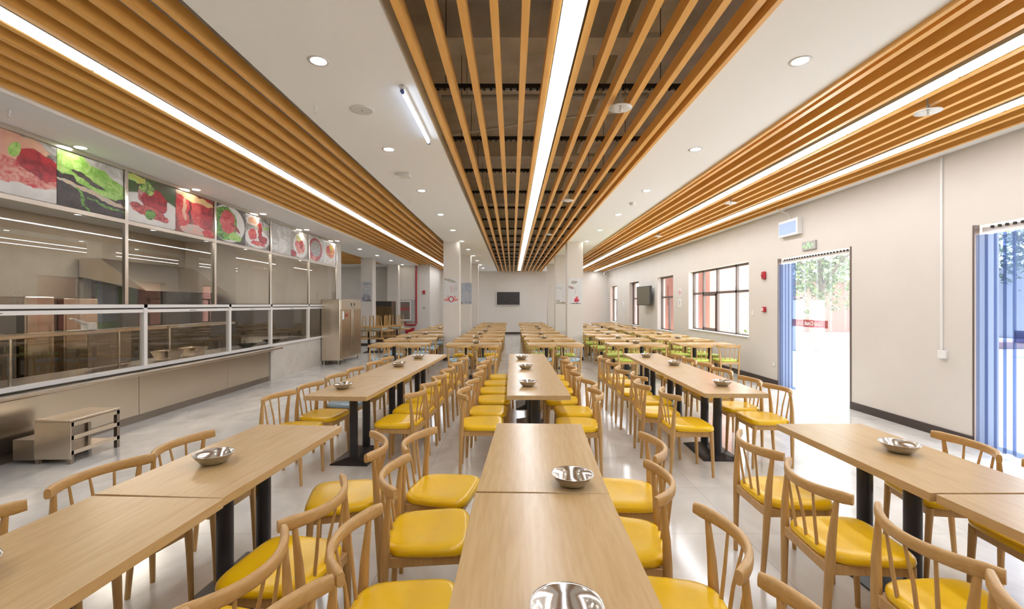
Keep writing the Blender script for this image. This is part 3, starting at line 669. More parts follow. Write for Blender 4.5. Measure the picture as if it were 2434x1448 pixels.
# half wall: marble part, stainless counter
struct(MB().box(-5.2, -5.06, 9.62, 12.9, 0, 0.72).build('wall_kitchen_marble', M['marble']))
struct(MB().box(-5.2, -5.105, YB, 9.6, 0, 0.72).build('wall_kitchen_low', M['grey_wall']))
struct(MB().box(-5.2, -5.04, YB, 2.4, 0.72, ZC).build('wall_kitchen_near', M['wall']))
r = empty('serving_counter', (-5.08, 2.4, 0)); tag(r, 'long stainless steel serving counter front below the kitchen windows', 'counter')
sy = [0, 2.0, 3.85, 5.80, 7.2]
for i in range(4):
    MB().bbox(-0.02, 0.0, sy[i]+0.004, sy[i+1]-0.004, 0.10, 0.655, 0.003).build('front_panel', M['steel'], r)
MB().box(-0.018, -0.012, 0, 7.2, 0.0, 0.10).build('plinth', M['steel_dark'], r)
MB().bbox(-0.02, 0.22, -0.0, 7.35, 0.66, 0.70, 0.01).build('tray_ledge', M['steel'], r)
# inside worktop
tag(MB().bbox(-5.95, -5.205, 1.0, 12.4, 0.66, 0.715).box(-5.93, -5.89, 1.0, 12.4, 0, 0.66).build('kitchen_worktop', M['steel_dark']), 'dark stainless worktop inside the kitchen behind the serving windows', 'worktop')
r = empty('serving_shelf', (-5.62, 4.0, 0.715)); tag(r, 'long stainless shelf on posts above the kitchen worktop', 'shelf')
for (a, b) in ((0.0, 3.3), (3.36, 5.1)):
    MB().bbox(-0.15, 0.13, a, b, 0.50, 0.545, 0.005).build('shelf_board', M['steel_bright'], r)
for yy in (0.25, 1.05, 2.45, 3.4, 5.0): MB().cyl(0.09, yy, 0, 0.5, 0.018, n=12).build('post', M['steel_bright'], r)
MB().box(-0.12, -0.11, 2.2, 2.9, 0.02, 0.49).build('back_panel', M['steel_dark'], r)
# pans
def pan(x, y, label):
    q = MB(); t, b_ = (0.13, 0.16), (0.09, 0.12)
    def ring(hx, hy, z): return [(hx, hy, z), (-hx, hy, z), (-hx, -hy, z), (hx, -hy, z)]
    q.loft([ring(0.145, 0.175, 0.15), ring(0.128, 0.158, 0.152), ring(0.09, 0.12, 0.012), ], False, False)
    q.add(ring(0.09, 0.12, 0.012), [(0, 1, 2, 3)]); q.add(ring(0.095, 0.125, 0.0), [(3, 2, 1, 0)])
    q.loft([ring(0.095, 0.125, 0.0), ring(0.145, 0.175, 0.146), ring(0.145, 0.175, 0.15)], False, False)
    tag(q.build('food_pan', M['steel'], None, (x, y, 0.716)), label, 'food pan', 'deep steel food pans')
pan(-5.52, 7.35, 'deep steel food pan behind the second serving window, nearer one')
pan(-5.50, 7.92, 'deep steel food pan behind the second serving window, farther one')
r = empty('card_scanner', (-5.62, 5.95, 1.262)); tag(r, 'white clamp-shaped card scanner on the kitchen shelf', 'scanner')
MB().bbox(0.0, 0.10, 0.02, 0.16, 0.0, 0.10, 0.01).build('body', M['white'], r)
MB().tube([(0.05, 0.03, 0.09), (0.05, -0.16, 0.16)], [0.02, 0.012], 8, sx=2.2).build('arm', M['white'], r)
MB().bbox(0.0, 0.10, -0.17, 0.02, 0.0, 0.012, 0.003).build('base', M['white'], r)

# kitchen interior
def cabinet(name, x0, x1, y0, y1, z1, m, label, cat, doors=2, handle=True, legs=0.0):
    r = empty(name, ((x0+x1)/2, (y0+y1)/2, 0)); tag(r, label, cat)
    hx, hy = (x1-x0)/2, (y1-y0)/2
    MB().bbox(-hx, hx, -hy, hy, legs, z1, 0.01).build('body', m, r)
    for k in range(doors):
        a = -hy+0.02+k*(2*hy-0.03)/doors; b = a+(2*hy-0.05)/doors
        d = MB().bbox(hx, hx+0.02, a, b, legs+0.08, z1-0.12, 0.004).build('door', m, r)
        if handle: MB().box(hx+0.02, hx+0.045, b-0.06 if k % 2 == 0 else a+0.04, b-0.04 if k % 2 == 0 else a+0.06, z1*0.4, z1*0.75).build('handle', M['steel_bright'], r)
    if legs:
        for sx in (-1, 1):
            for sy_ in (-1, 1): MB().cyl(sx*(hx-0.05), sy_*(hy-0.05), 0, legs, 0.02, n=10).build('leg', M['steel_bright'], r)
    return r
cabinet('steam_cabinet', -8.2, -7.4, 6.97, 7.42, 1.72, M['steam'], 'tall shiny steel steam cabinet behind the first serving window, left one', 'cabinet', 1)
cabinet('steam_cabinet', -8.2, -7.4, 7.58, 8.2, 1.70, M['steam'], 'tall shiny steel steam cabinet behind the first serving window, right one', 'cabinet', 1)
cabinet('oven_cabinet', -8.3, -7.4, 5.3, 6.85, 1.60, M['splash'], 'dark steel oven unit at the left edge inside the kitchen', 'oven', 2)
o = cabinet('cooking_range', -9.35, -8.4, 11.9, 12.9, 0.85, M['steel_dark'], 'dark steel cooking range along the kitchen back wall', 'cooking range', 3, False)
tag(MB().loft([[(-9.35, 9.9, 2.2), (-7.9, 9.9, 1.9), (-7.9, 12.8, 1.9), (-9.35, 12.8, 2.2)], [(-9.35, 9.9, 2.6), (-8.9, 9.9, 2.6), (-8.9, 12.8, 2.6), (-9.35, 12.8, 2.6)]], False).build('range_hood', M['steel']), 'wide steel extractor hood inside the kitchen', 'range hood')
r = empty('kitchen_door', (-9.39, 11.0, 0)); tag(r, 'pale green door with dark frame in the kitchen back wall', 'door')
MB().box(0, 0.03, -0.75, 0.5, 0, 2.12).build('door_frame', M['frame'], r)
MB().box(0.03, 0.05, -0.68, 0.43, 0.02, 2.05).build('door_leaf', M['green'], r)
MB().box(0.05, 0.055, -0.66, -0.12, 1.2, 2.03).build('vision_panel', mat('blue_grey_glass', (0.35, 0.40, 0.50), 0.2), r)
tag(MB().box(-7.62, -7.56, 8.9, 12.9, 0.91, 1.52).build('backsplash_panel', M['splash']), 'grey steel partition panel behind the far serving windows', 'partition')
tag(MB().bbox(-8.2, -7.62, 8.9, 12.9, 0.0, 0.9).build('prep_counter', M['splash']), 'steel preparation counter deep inside the kitchen', 'counter')
def wok(x, y, z, label):
    q = MB().lathe([(0.0, 0.0), (0.10, 0.012), (0.2, 0.07), (0.205, 0.072), (0.1, 0.02), (0.0, 0.008)], 24).tube([(0.2, 0, 0.07), (0.42, 0, 0.10)], [0.012, 0.016], 8)
    tag(q.build('wok', M['ovenblack'], None, (x, y, z), (0, 0, 2.2)), label, 'wok')
wok(-5.55, 10.6, 0.716, 'black wok lying on the worktop behind the fourth serving window')
wok(-5.5, 9.5, 0.716, 'black wok on the worktop behind the third serving window')
for k, (x, y) in enumerate(((-7.2, 5.0), (-7.2, 8.6), (-7.6, 10.8))):
    tag(MB().box(-0.3, 0.3, -0.6, 0.6, 0, 0.02).build('kitchen_fill_panel', M['kitchenfill'], None, (x, y, 3.36)), 'added unseen fill panel lighting the kitchen, %s from the camera' % ORD[k], 'ceiling light', 'added kitchen fill panels')  # unseen glowing panels added to brighten the kitchen interior

tag(MB().box(-9.3, -5.22, 13.13, 13.19, 0.72, 1.62).build('backsplash_panel', M['splash']), 'dark steel splash panel on the kitchen end wall behind the farthest serving windows', 'partition')
r = empty('wall_notice', (-8.85, 13.2, 1.88)); tag(r, 'white and red notice sheet on the kitchen end wall', 'notice')
MB().box(-0.16, 0.16, -0.012, 0, 0.0, 0.44).build('sheet', M['textwhite'], r)
MB().box(-0.13, 0.13, -0.015, -0.012, 0.04, 0.28).build('red_block', M['textred'], r)
# step bench outside the counter
r = empty('step_bench', (-4.7, 4.87, 0)); tag(r, 'low grey metal step bench with open shelf in front of the serving counter', 'step bench')
q = MB()
for sx in (-0.05, 0.27):
    for sy_ in (-0.27, 0.27): q = q.box(sx-0.018, sx+0.018, sy_-0.018, sy_+0.018, 0, 0.42)
q.build('upright', M['steel_dark'], r)
MB().bbox(-0.07, 0.29, -0.29, 0.29, 0.42, 0.445).build('top_step', M['steel'], r)
MB().box(-0.07, 0.29, -0.29, -0.28, 0.05, 0.42).build('side_panel', M['steel'], r)
MB().box(-0.065, -0.055, -0.28, 0.28, 0.05, 0.42).build('back_panel', M['steel_dark'], r)
MB().box(-0.055, 0.285, -0.28, 0.285, 0.09, 0.10).build('shelf_board', M['steel'], r)
for z in (0.09, 0.24, 0.375): MB().box(0.262, 0.288, -0.28, 0.285, z, z+0.04).build('rail', M['steel'], r)
MB().bbox(-0.29, -0.072, -0.29, 0.29, 0.04, 0.245).build('lower_step', M['steel_dark'], r)

# fridges
r = empty('upright_fridge', (-4.82, 12.95, 0)); tag(r, 'tall double-door stainless fridge at the end of the kitchen front', 'fridge')
MB().bbox(-0.23, 0.27, -0.82, 0.84, 0.11, 1.74, 0.012).build('body', M['steel'], r)
for a, b in ((-0.78, -0.005), (0.005, 0.80)):
    MB().bbox(0.27, 0.295, a, b, 0.16, 1.46, 0.006).build('door', noisy('warm_stainless_door', (0.50, 0.36, 0.22), (0.58, 0.44, 0.29), nscale=1.5, rough=0.3, metal=1, detail=1, bump=0.1), r)
for yy in (-0.05, 0.05): MB().bbox(0.295, 0.32, yy-0.018, yy+0.018, 0.45, 1.46, 0.005).build('handle', M['steel_bright'], r)
MB().bbox(0.27, 0.285, -0.78, 0.80, 1.48, 1.72, 0.004).build('control_panel', M['steel'], r)
for yy in (0.0, 0.24): MB().tube([(0.285, yy, 1.6), (0.29, yy, 1.6)], 0.045, 14).build('gauge', M['ovenblack'], r)
MB().box(0.286, 0.288, 0.0, 0.22, 1.52, 1.53).build('badge', M['ovenblack'], r)
text_mesh('sticker_text', '冰柜', 0.12, M['textred'], r, (0.297, -0.4, 1.3), (PI/2, 0, PI/2))
MB().box(0.2955, 0.2965, -0.72, -0.6, 1.2, 1.42).build('sticker', M['textwhite'], r)
for sx in (-0.18, 0.2):
    for sy_ in (-0.76, 0.78): MB().cyl(sx, sy_, 0, 0.11, 0.022, n=10).build('leg', M['steel_bright'], r)
r = empty('upright_fridge', (-5.45, 19.75, 0)); tag(r, 'tall dark brown fridge behind the stacked chairs', 'fridge')
brown = mat('brown_metallic_door', (0.16, 0.10, 0.045), 0.3, 0.7)
MB().bbox(-0.36, 0.36, -0.35, 0.35, 0.0, 1.74, 0.01).build('body', brown, r)
for a, b in ((-0.35, -0.005), (0.005, 0.35)): MB().bbox(a, b, -0.375, -0.35, 0.12, 1.5, 0.005).build('door', brown, r)
MB().bbox(-0.33, -0.29, -0.40, -0.375, 0.9, 1.45, 0.004).build('handle', M['steel_bright'], r)
MB().bbox(-0.35, 0.35, -0.37, -0.35, 1.53, 1.72, 0.004).build('control_panel', M['ovenblack'], r)

# fire hydrant cabinet, pipe, box, alarm
r = empty('hydrant_cabinet', (-4.9, 21.2, 1.32)); tag(r, 'white framed fire hydrant cabinet with red lettering on the rear left wall', 'fire cabinet')
MB().bbox(-0.40, 0.40, -0.14, 0, -0.5, 0.5, 0.01).build('cabinet_frame', mat('shade_greyed_white_metal', (0.42, 0.40, 0.38), 0.35), r)  # white frame painted grey to imitate contrast shadow against the wall
MB().bbox(-0.31, 0.26, -0.15, -0.14, -0.45, 0.45, 0.003).build('door_rim', M['white_alu'], r)
MB().box(-0.26, 0.21, -0.153, -0.15, -0.40, 0.40).build('door_glass', mat('grey_brown_glass', (0.20, 0.17, 0.14), 0.15), r)
for k, ch in enumerate(('消防栓',)): text_mesh('lettering', ch, 0.16, M['textred'], r, (-0.02, -0.156, 0.06), (PI/2, 0, 0), bold=0.003)
text_mesh('lettering', '119', 0.10, M['textred'], r, (-0.02, -0.156, 0.24), (PI/2, 0, 0), bold=0.002)
q = MB().tube([(-4.42, 21.16, 3.45), (-4.42, 21.16, 0.70), (-4.44, 21.16, 0.66), (-4.90, 21.16, 0.66), (-4.94, 21.16, 0.70), (-4.94, 21.16, 0.82)], 0.035, 12)
tag(q.build('fire_pipe', M['red']), 'red fire water pipe bending under the hydrant cabinet', 'pipe')
r = empty('extinguisher_box', (-4.66, 20.95, 0)); tag(r, 'red fire extinguisher box on the floor below the hydrant cabinet', 'extinguisher box')
MB().bbox(-0.19, 0.19, -0.12, 0.12, 0, 0.50, 0.01).build('box_body', M['red'], r)
MB().bbox(-0.2, 0.2, -0.13, 0.13, 0.50, 0.53, 0.005).build('lid', M['red'], r)
tag(MB().bbox(-0.06, 0.06, -0.05, 0, -0.08, 0.08).build('alarm_sounder', M['red'], None, (-4.07, 21.2, 2.17)), 'small red alarm sounder right of the red pipe', 'fire alarm')
tag(MB().bbox(-0.06, 0.06, -0.03, 0, -0.06, 0.06).build('alarm_button', M['grey'], None, (-4.07, 21.2, 1.45)), 'small round-cornered alarm button below the red sounder on the rear left wall', 'alarm button')

# ------------------------------------------------------------------ chair
def seat_mesh(m):
    q = MB(); rings = []
    def outline(s, z, crown=0):
        pts = []; n = 32
        for k in range(n):
            th = 2*PI*k/n; c, d = math.cos(th), math.sin(th)
            e = 0.42
            x = math.copysign(abs(c)**e, c)*0.205; y = math.copysign(abs(d)**e, d)*0.215
            y *= 1.0+0.06*(x/0.2)
            if x < 0: y *= 1-0.10*(x/-0.205)**4
            pts.append((x*s+0.005, y*s, z))
        return pts
    for s, z in ((0.93, 0.425), (0.985, 0.43), (1.0, 0.445), (0.99, 0.458), (0.95, 0.468), (0.85, 0.474), (0.6, 0.470), (0.3, 0.466), (0.08, 0.465)):
        rings.append(outline(s, z))
    q.loft(rings, True)
    return q.mesh('seat', m)
seat_meshes = {k: seat_mesh(M[k]) for k in ('yellow', 'blue', 'lime')}
def rail_pt(u):       # u in -1..1
    y = 0.252*u
    x = -0.235+0.105*u*u
    return x, y
qr = MB(); pts = []; rad = []
for k in range(17):
    u = -1+k/8.0; x, y = rail_pt(u); pts.append((x, y, 0.738+0.006*u*u)); rad.append(0.019+0.004*u*u)
rad[0] *= 0.8; rad[-1] *= 0.8
qr.tube(pts, rad, 14, sx=0.70, sy=1.25, power=0.65)
rail_me = qr.mesh('top_rail', M['chairrail'])
post_me = {}; leg_me = {}
for s in (1, -1):
    px, py = rail_pt(0.80*s)
    post_me[s] = MB().tube([(-0.205, 0.165*s, 0), (-0.195, 0.180*s, 0.25), (-0.188, 0.188*s, 0.44), (-0.183, 0.195*s, 0.56), (px, py, 0.725)], [0.0135, 0.0175, 0.0215, 0.018, 0.011], 10).mesh('back_post', M['chairwood'])
    leg_me[s] = MB().tube([(0.185, 0.185*s, 0), (0.175, 0.185*s, 0.25), (0.165, 0.185*s, 0.425)], [0.0125, 0.0165, 0.020], 10).mesh('front_leg', M['chairwood'])
sp_me = []
for u, yb in ((-0.42, -0.085), (0.0, 0.0), (0.42, 0.085)):
    x, y = rail_pt(u)
    sp_me.append(MB().tube([(-0.180, yb, 0.42), (-0.20, (yb+y)/2, 0.57), (x, y, 0.722)], [0.0085, 0.0075, 0.006], 8).mesh('spindle', M['chairwood']))
fr = MB()
fr.bbox(-0.175, 0.17, 0.165, 0.187, 0.375, 0.424, 0.003).bbox(-0.175, 0.17, -0.187, -0.165, 0.375, 0.424, 0.003).bbox(0.150, 0.172, -0.166, 0.166, 0.375, 0.424, 0.003).bbox(-0.20, -0.170, -0.175, 0.175, 0.375, 0.426, 0.003)
frame_me = fr.mesh('seat_frame', M['chairwood'])
protos = {}
used = set()
def chair(x, y, rz, colour, label, group, z=0, rot=None):
    loc = (x, y, z)
    if colour not in protos:
        r = empty('dining_chair', loc, rz, rot); protos[colour] = r
        link('seat', seat_meshes[colour], r)
        link('seat_frame', frame_me, r); link('top_rail', rail_me, r)
        for s in (1, -1): link('back_post', post_me[s], r); link('front_leg', leg_me[s], r)
        for m_ in sp_me: link('spindle', m_, r)
    else: r = dup(protos[colour], loc, rz, rot)
    tag(r, label, 'chair', group); return r

# ------------------------------------------------------------------ table
tt = MB().bbox(-0.5995, 0.5995, -0.30, 0.30, 0.708, 0.75, 0.0015).mesh('tabletop', M['table'])
tl = MB().cyl(0, 0, 0.035, 0.708, 0.042, n=24).mesh('pedestal', M['black'])
def rg(hx, hy, z): return [(hx, hy, z), (-hx, hy, z), (-hx, -hy, z), (hx, -hy, z)]
tb = MB().loft([rg(0.30, 0.19, 0.0), rg(0.30, 0.19, 0.012), rg(0.20, 0.045, 0.055)], False).mesh('base_plate', M['black'])
tproto = None
def table(x, y, rz, label, group):
    global tproto
    if tproto is None:
        r = empty('dining_table', (x, y, 0), rz); tproto = r
        link('tabletop', tt, r); link('base_plate', tb, r)
        for s in (-0.17, 0.17): link('pedestal', tl, r, (s, 0, 0))
    else: r = dup(tproto, (x, y, 0), rz)
    tag(r, label, 'table', group); return r
bowl_me = MB().lathe([(0.0, 0.004), (0.045, 0.004), (0.06, 0.012), (0.080, 0.035), (0.092, 0.054), (0.099, 0.056), (0.099, 0.053), (0.094, 0.051), (0.083, 0.032), (0.063, 0.009), (0.048, 0.0), (0.0, 0.0)], 40).mesh('bowl', M['bowl'])
def bowl(x, y, label): tag(link('steel_bowl', bowl_me, None, (x, y, 0.7502)), label, 'bowl', 'steel bowls on the tables')

NEAR = 'pale wood tables in the near runs'
for (x, y, a, lab) in (
    (0.165, 2.675, -2.7, 'pale wood table in the centre near run, far one before the middle run'),
    (0.125, 1.465, -0.9, 'pale wood table directly before the camera in the centre, nearest one'),
    (-1.532, 2.635, -4.0, 'pale wood table in the left near run, far one with a bowl'),
    (-1.592, 1.425, -2.6, 'pale wood table at the bottom left corner, nearest one'),
    (2.185, 2.67, 0, 'pale wood table in the right near run, far one with a bowl'),
    (2.20, 1.455, 0, 'pale wood table at the bottom right corner, nearest one')):
    table(x, y, R(90+a), lab, NEAR)
for k in range(3):
    table(0.25, 4.88+1.2*k, R(90), 'pale wood table in the centre middle run, %s of three from the camera' % ORD[k], NEAR)
    table(2.155+0.03*k, 4.97+1.2*k, R(90-1.2), 'pale wood table in the right middle run, %s of three from the camera' % ORD[k], NEAR)
    d = 4.24+0.6+1.2*k
    table(-1.64+0.0636*(d-4.24), d, R(90-3.64), 'pale wood table in the left middle run, %s of three from the camera' % ORD[k], NEAR)
for (x, y, lab) in ((0.145, 1.215, 'shiny steel bowl at the bottom centre, nearest the camera'), (0.285, 2.16, 'shiny steel bowl by the table joint in the centre near run'),
    (0.165, 4.78, 'steel bowl on the centre middle run, nearest of three'), (0.18, 6.05, 'steel bowl on the centre middle run, middle of three'), (0.15, 7.1, 'steel bowl on the centre middle run, farthest of three'),
    (-1.60, 2.46, 'steel bowl on the left near run'), (-1.70, 1.40, 'steel bowl cut by the left edge of the picture'),
    (-1.71, 4.63, 'steel bowl on the left middle run, nearest of three'), (-1.555, 6.28, 'steel bowl on the left middle run, middle of three'), (-1.47, 7.2, 'steel bowl on the left middle run, farthest of three'),
    (2.23, 2.64, 'steel bowl on the right near run'), (2.20, 4.8, 'steel bowl on the right middle run, nearest of three'), (2.27, 6.42, 'steel bowl on the right middle run, middle of three'), (2.17, 7.4, 'steel bowl on the right middle run, farthest of three')):
    bowl(x, y, lab)

GY = 'yellow seated chairs along the near tables'
def row(name, facing, lst, col='yellow'):
    for k, t in enumerate(lst):
        x, y, a = t[:3]; cc = t[3] if len(t) > 3 else col
        chair(x, y, R(a)+(0 if facing > 0 else PI), cc, '%s seat wooden chair, %s, %s from the camera' % ({'yellow': 'yellow', 'blue': 'pale blue'}[cc], name, ORD[k]), GY)
row('left side of the centre near run', 1, [(-0.46, 1.15, -8), (-0.41, 1.68, 2), (-0.42, 2.33, 6), (-0.43, 2.86, -10)])
row('right side of the centre near run', -1, [(0.62, 1.19, -5), (0.61, 1.70, -7), (0.54, 2.25, -11), (0.68, 2.78, -6)])
row('left side of the right near run', 1, [(1.63, 1.19, -2), (1.68, 1.69, 0), (1.635, 2.25, -3), (1.66, 2.82, -1)])
row('right side of the right near run', -1, [(2.60, 1.66, -4), (2.61, 2.25, -6), (2.61, 2.81, -9)])
row('left side of the left near run', 1, [(-1.96, 1.70, -4), (-1.92, 2.29, -11), (-1.86, 2.80, -2)])
row('right side of the left near run', -1, [(-1.04, 1.02, 0), (-1.03, 1.51, -8), (-1.00, 2.03, -7), (-1.0, 2.76, 14)])
row('left side of the centre middle run', 1, [(-0.29, 4.45, 3), (-0.26, 4.95, -3), (-0.23, 5.55, 2), (-0.24, 6.12, 0), (-0.22, 6.68, -2), (-0.17, 7.25, 0)])
row('right side of the centre middle run', -1, [(0.63, 4.4, -3), (0.67, 4.93, 3), (0.60, 5.5, -2), (0.62, 6.1, 0), (0.63, 6.65, 3), (0.66, 7.2, 0)])
row('left side of the right middle run', 1, [(1.675, 4.42, 0), (1.56, 4.93, -3), (1.67, 5.50, 2), (1.60, 6.02, -2), (1.63, 6.75, 1), (1.61, 7.3, 0)])
row('right side of the right middle run', -1, [(2.54, 4.65, -2), (2.53, 5.17, -3), (2.56, 5.90, 2), (2.56, 6.42, -2), (2.56, 7.0, 0), (2.57, 7.52, 0)])
row('left side of the left middle run', 1, [(-2.02, 4.24, -6), (-1.96, 4.78, -5), (-1.93, 5.40, -4, 'blue'), (-1.89, 5.95, -3), (-1.84, 6.6, -4), (-1.80, 7.15, -4)])
row('right side of the left middle run', -1, [(-1.10, 4.53, -7), (-1.07, 5.05, -4), (-1.05, 5.57, -2), (-1.02, 6.15, -4), (-0.98, 6.8, -3), (-0.95, 7.38, -2)])

# far blocks of transverse tables
cols = [('kitchen side', -2.40, 'blue'), ('left aisle', -0.82, 'blue'), ('right aisle', 0.90, 'blue'), ('right pillar side', 2.70, 'lime'), ('window side', 4.18, 'lime')]
rowsY = [10.05+1.5*k for k in range(8)]
nbowl = 0
for ci, (cn, cx, colr) in enumerate(cols):
    for k, yy in enumerate(rowsY):
        jx = random.uniform(-0.04, 0.04); x = cx+jx; y = yy+random.uniform(-0.03, 0.03)
        if ci == 0 and k > 0: x -= 0.12
        if ci == 0 and k == 7: continue
        table(x, y, R(random.uniform(-1.2, 1.2)), 'pale wood table, %s back in the far %s column' % (ORD[k], cn), 'pale wood tables in the far block')
        c1 = colr
        if ci in (1, 2) and k >= 2: c1 = 'lime' if ci == 2 else 'yellow'
        if ci == 0 and k > 5: c1 = 'blue'
        for sy_, sn, rr in ((-0.47, 'camera side', PI/2), (0.47, 'far side', -PI/2)):
            for sx, dn in ((-0.29, 'left'), (0.29, 'right')):
                c2 = c1
                if ci in (1, 2) and k < 2 and sy_ > 0: c2 = 'yellow' if ci == 1 else 'lime'
                if abs(x+sx+1.73) < 0.48 and any(abs(y+sy_-(pp+0.22)) < 0.46 for pp in (13.1, 16.7, 20.3)): continue
                if abs(x+sx-1.8) < 0.48 and any(abs(y+sy_-(pp+0.22)) < 0.46 for pp in (13.1, 16.7, 20.3)): continue
                chair(x+sx, y+sy_, rr+R(random.uniform(-3, 3)), c2, '%s seat chair, %s, %s, %s table of far %s column' % ({'yellow': 'yellow', 'blue': 'pale blue', 'lime': 'lime'}[c2], sn, dn, ORD[k], cn), 'chairs in the far block')
        if k in ((0, 2, 3, 5) if ci % 2 else (1, 2, 4, 5)) or k == 1:
            bowl(x+random.uniform(-0.1, 0.1), y, 'steel bowl on the %s table of the far %s column' % (ORD[k], cn))

# tables carrying upside-down chairs
table(-4.62, 15.35, 0, 'pale wood table left of the far block carrying upside-down chairs, nearer one', 'tables with stacked chairs')
table(-4.3, 16.5, 0, 'pale wood table left of the far block carrying upside-down chairs, farther one', 'tables with stacked chairs')
us = [(-4.95, 15.17, PI/2), (-4.45, 15.17, PI/2), (-4.95, 15.57, -PI/2), (-4.45, 15.57, -PI/2), (-4.6, 16.32, PI/2), (-4.1, 16.32, PI/2), (-4.35, 16.72, -PI/2)]
for k, (x, y, rr) in enumerate(us):
    chair(x, y, 0, 'blue', 'upturned wooden chair on the %s stacking table, %s from the left' % ('nearer' if k < 4 else 'farther', ['first front', 'second front', 'first back', 'second back', 'first front', 'second front', 'only back'][k]), 'upside down chairs', z=0.7525+0.474, rot=(PI, 0, rr))

# ------------------------------------------------------------------ outside
struct(MB().box(XR+0.28, 60, -20, 80, -0.12, -0.02).build('ground', M['ground']))
def tree(x, y, h, rad, label, seed, leaves=5000):
    rr = random.Random(seed); r = empty('tree', (x, y, -0.02)); tag(r, label, 'tree')
    q = MB().tube([(0, 0, 0), (0.05, 0, h*0.35), (0, 0.1, h*0.6), (0.1, 0, h*0.85)], [0.16, 0.12, 0.09, 0.03], 10)
    for k in range(6):
        a = rr.uniform(0, 6.28); q.tube([(0, 0, h*0.4), (math.cos(a)*rad*0.6, math.sin(a)*rad*0.6, h*(0.55+0.3*rr.random()))], [0.06, 0.02], 6)
    q.build('trunk', M['bark'], r)
    f = MB(); blobs = [(rr.uniform(-1, 1)*rad*0.7, rr.uniform(-1, 1)*rad*0.7, h*rr.uniform(0.28, 1.0), rad*rr.uniform(0.3, 0.6)) for _ in range(20)]
    for k in range(leaves):
        bx, by, bz, br = rr.choice(blobs)
        d = Vector((rr.gauss(0, 1), rr.gauss(0, 1), rr.gauss(0, 1))).normalized()*br*rr.uniform(0.6, 1.0)
        p = Vector((bx, by, bz))+d
        u = Vector((rr.gauss(0, 1), rr.gauss(0, 1), rr.gauss(0, 1))).normalized(); v = u.orthogonal().normalized(); s = rr.uniform(0.07, 0.14)
        f.add([p-u*s, p+v*s*0.6, p+u*s, p-v*s*0.6], [(0, 1, 2, 3)])
    f.build('foliage', M['leaf'], r)
tree(13.6, 20.2, 6.0, 2.3, 'broad green tree outside the doorway beside the big window', 1)
tree(19.5, 23.5, 6.5, 2.6, 'green tree standing behind, seen through the farther doorway', 2)
tree(17.6, 14.2, 5.5, 2.4, 'green tree outside the doorway nearest the camera', 3)
def shrub(x, y, label, seed, s=0.5, z=0.0):
    rr = random.Random(seed); f = MB()
    for k in range(500):
        d = Vector((rr.gauss(0, 1), rr.gauss(0, 1), abs(rr.gauss(0, 1)))).normalized()*s*rr.uniform(0.4, 1)
        u = Vector((rr.gauss(0, 1), rr.gauss(0, 1), rr.gauss(0, 1))).normalized(); v = u.orthogonal().normalized(); t = 0.07
        f.add([d-u*t, d+v*t*0.6, d+u*t, d-v*t*0.6], [(0, 1, 2, 3)])
    tag(f.build('shrub', M['leaf'], None, (x, y, z)), label, 'shrub')
shrub(8.0, 15.6, 'leafy shrub outside seen in the lower right of the big window', 4, 0.75)
shrub(14.5, 17.0, 'low shrub on the planting bed outside the farther doorway', 5, 0.6, 0.22)
tag(MB().box(9.5, 24, 16.7, 17.4, -0.02, 0.22).build('planting_bed', mat('terracotta_kerb', (0.50, 0.28, 0.22), 0.8)), 'reddish kerbed planting bed outside under the trees', 'planting bed')
r = empty('gate_arch', (10.4, 16.2, 0)); tag(r, 'white gate pillars with a red frame outside the farther doorway', 'gate')
MB().box(-0.55, -0.2, -0.15, 0.15, 0, 1.75).build('gate_pillar', M['pale'], r)
MB().box(0.2, 0.55, -0.15, 0.15, 0, 1.75).build('gate_pillar', M['pale'], r)
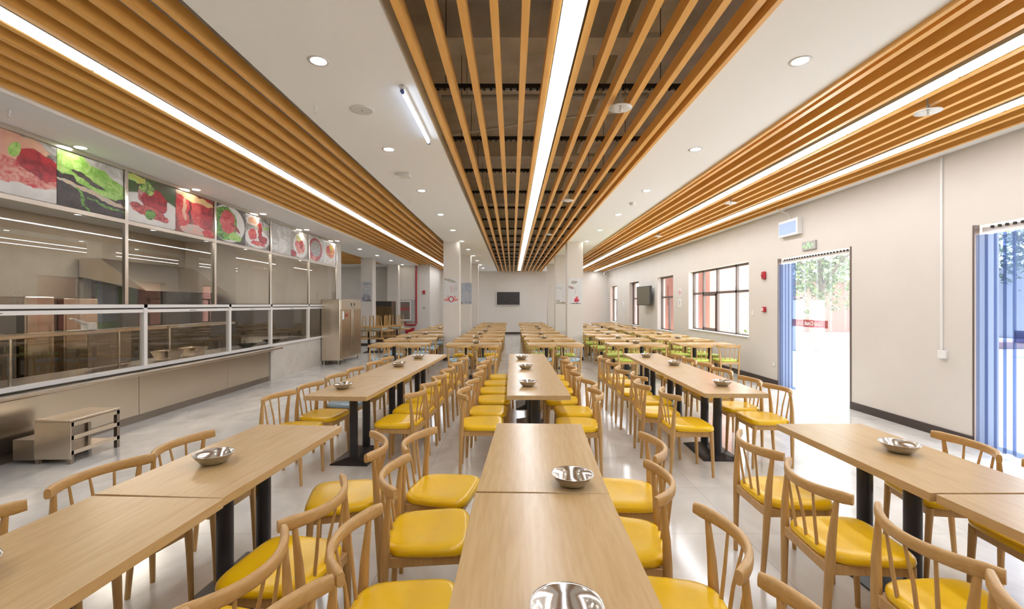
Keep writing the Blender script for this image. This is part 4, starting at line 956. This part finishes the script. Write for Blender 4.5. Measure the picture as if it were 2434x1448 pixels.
q = MB(); q.box(-0.2, -0.15, -0.03, 0.03, 0, 1.85).box(0.15, 0.2, -0.03, 0.03, 0, 1.85).box(-0.2, 0.2, -0.03, 0.03, 1.8, 1.85).box(-0.15, 0.15, -0.03, 0.03, 1.45, 1.5).box(-0.15, 0.15, -0.03, 0.03, 1.2, 1.25)
q.build('red_frame', M['pink'], r)
# pink building beyond the windows
r = empty('pink_building', (9.0, 27.0, 0)); tag(r, 'pink and white school building beyond the big window', 'building')
MB().box(-1.0, 14, 0, 6, 0, 3.6).build('pink_wall', M['pink'], r)
MB().box(-1.0, 14, -0.6, 6, 3.0, 4.3).build('white_band', M['pale'], r)
q = MB()
for k in range(26):
    q.box(-1+k*0.55, -0.92+k*0.55, -0.5, -0.4, 4.3, 5.1)
q.box(-1, 14, -0.5, -0.4, 5.0, 5.1).build('roof_railing', M['pink'], r)
q.build('roof_railing', M['pink'], r) if False else None
MB().box(3.9, 7.5, -0.3, 0.0, 0, 1.75).build('entrance_block', M['pale'], r)
MB().box(4.6, 6.2, -0.02, 0.0, 1.8, 2.0).build('sign_board', M['pale'], r)
text_mesh('lettering', '学生餐厅', 0.62, M['textwhite'], r, (5.2, -0.05, 2.6), (PI/2, 0, 0))
r = empty('pink_column_wall', (6.3, 14.6, 0)); tag(r, 'pink projecting wall outside just beyond the big window', 'building')
MB().box(0, 0.8, 0, 8.0, 0, 4.6).build('pink_wall', M['pink'], r)
r = empty('outdoor_stair', (8.2, 19.0, 0)); tag(r, 'white outdoor staircase with solid sloping parapet seen through the big window', 'staircase')
q = MB().loft([[(0, 0, 3.2), (3.6, 0, 0.2), (3.6, 0, 1.1), (0, 0, 4.1)], [(0, 0.15, 3.2), (3.6, 0.15, 0.2), (3.6, 0.15, 1.1), (0, 0.15, 4.1)]], False)
q.build('parapet', M['pale'], r)
q = MB()
for k in range(12): q.box(0.3*k, 0.3*k+0.3, 0.15, 1.4, 0, 3.2-0.26*k)
q.build('steps', M['grey'], r)
tag(MB().box(24, 24.3, -10, 40, 0, 3.4).build('boundary_wall', M['pale']), 'pale boundary wall far outside behind the trees', 'wall')
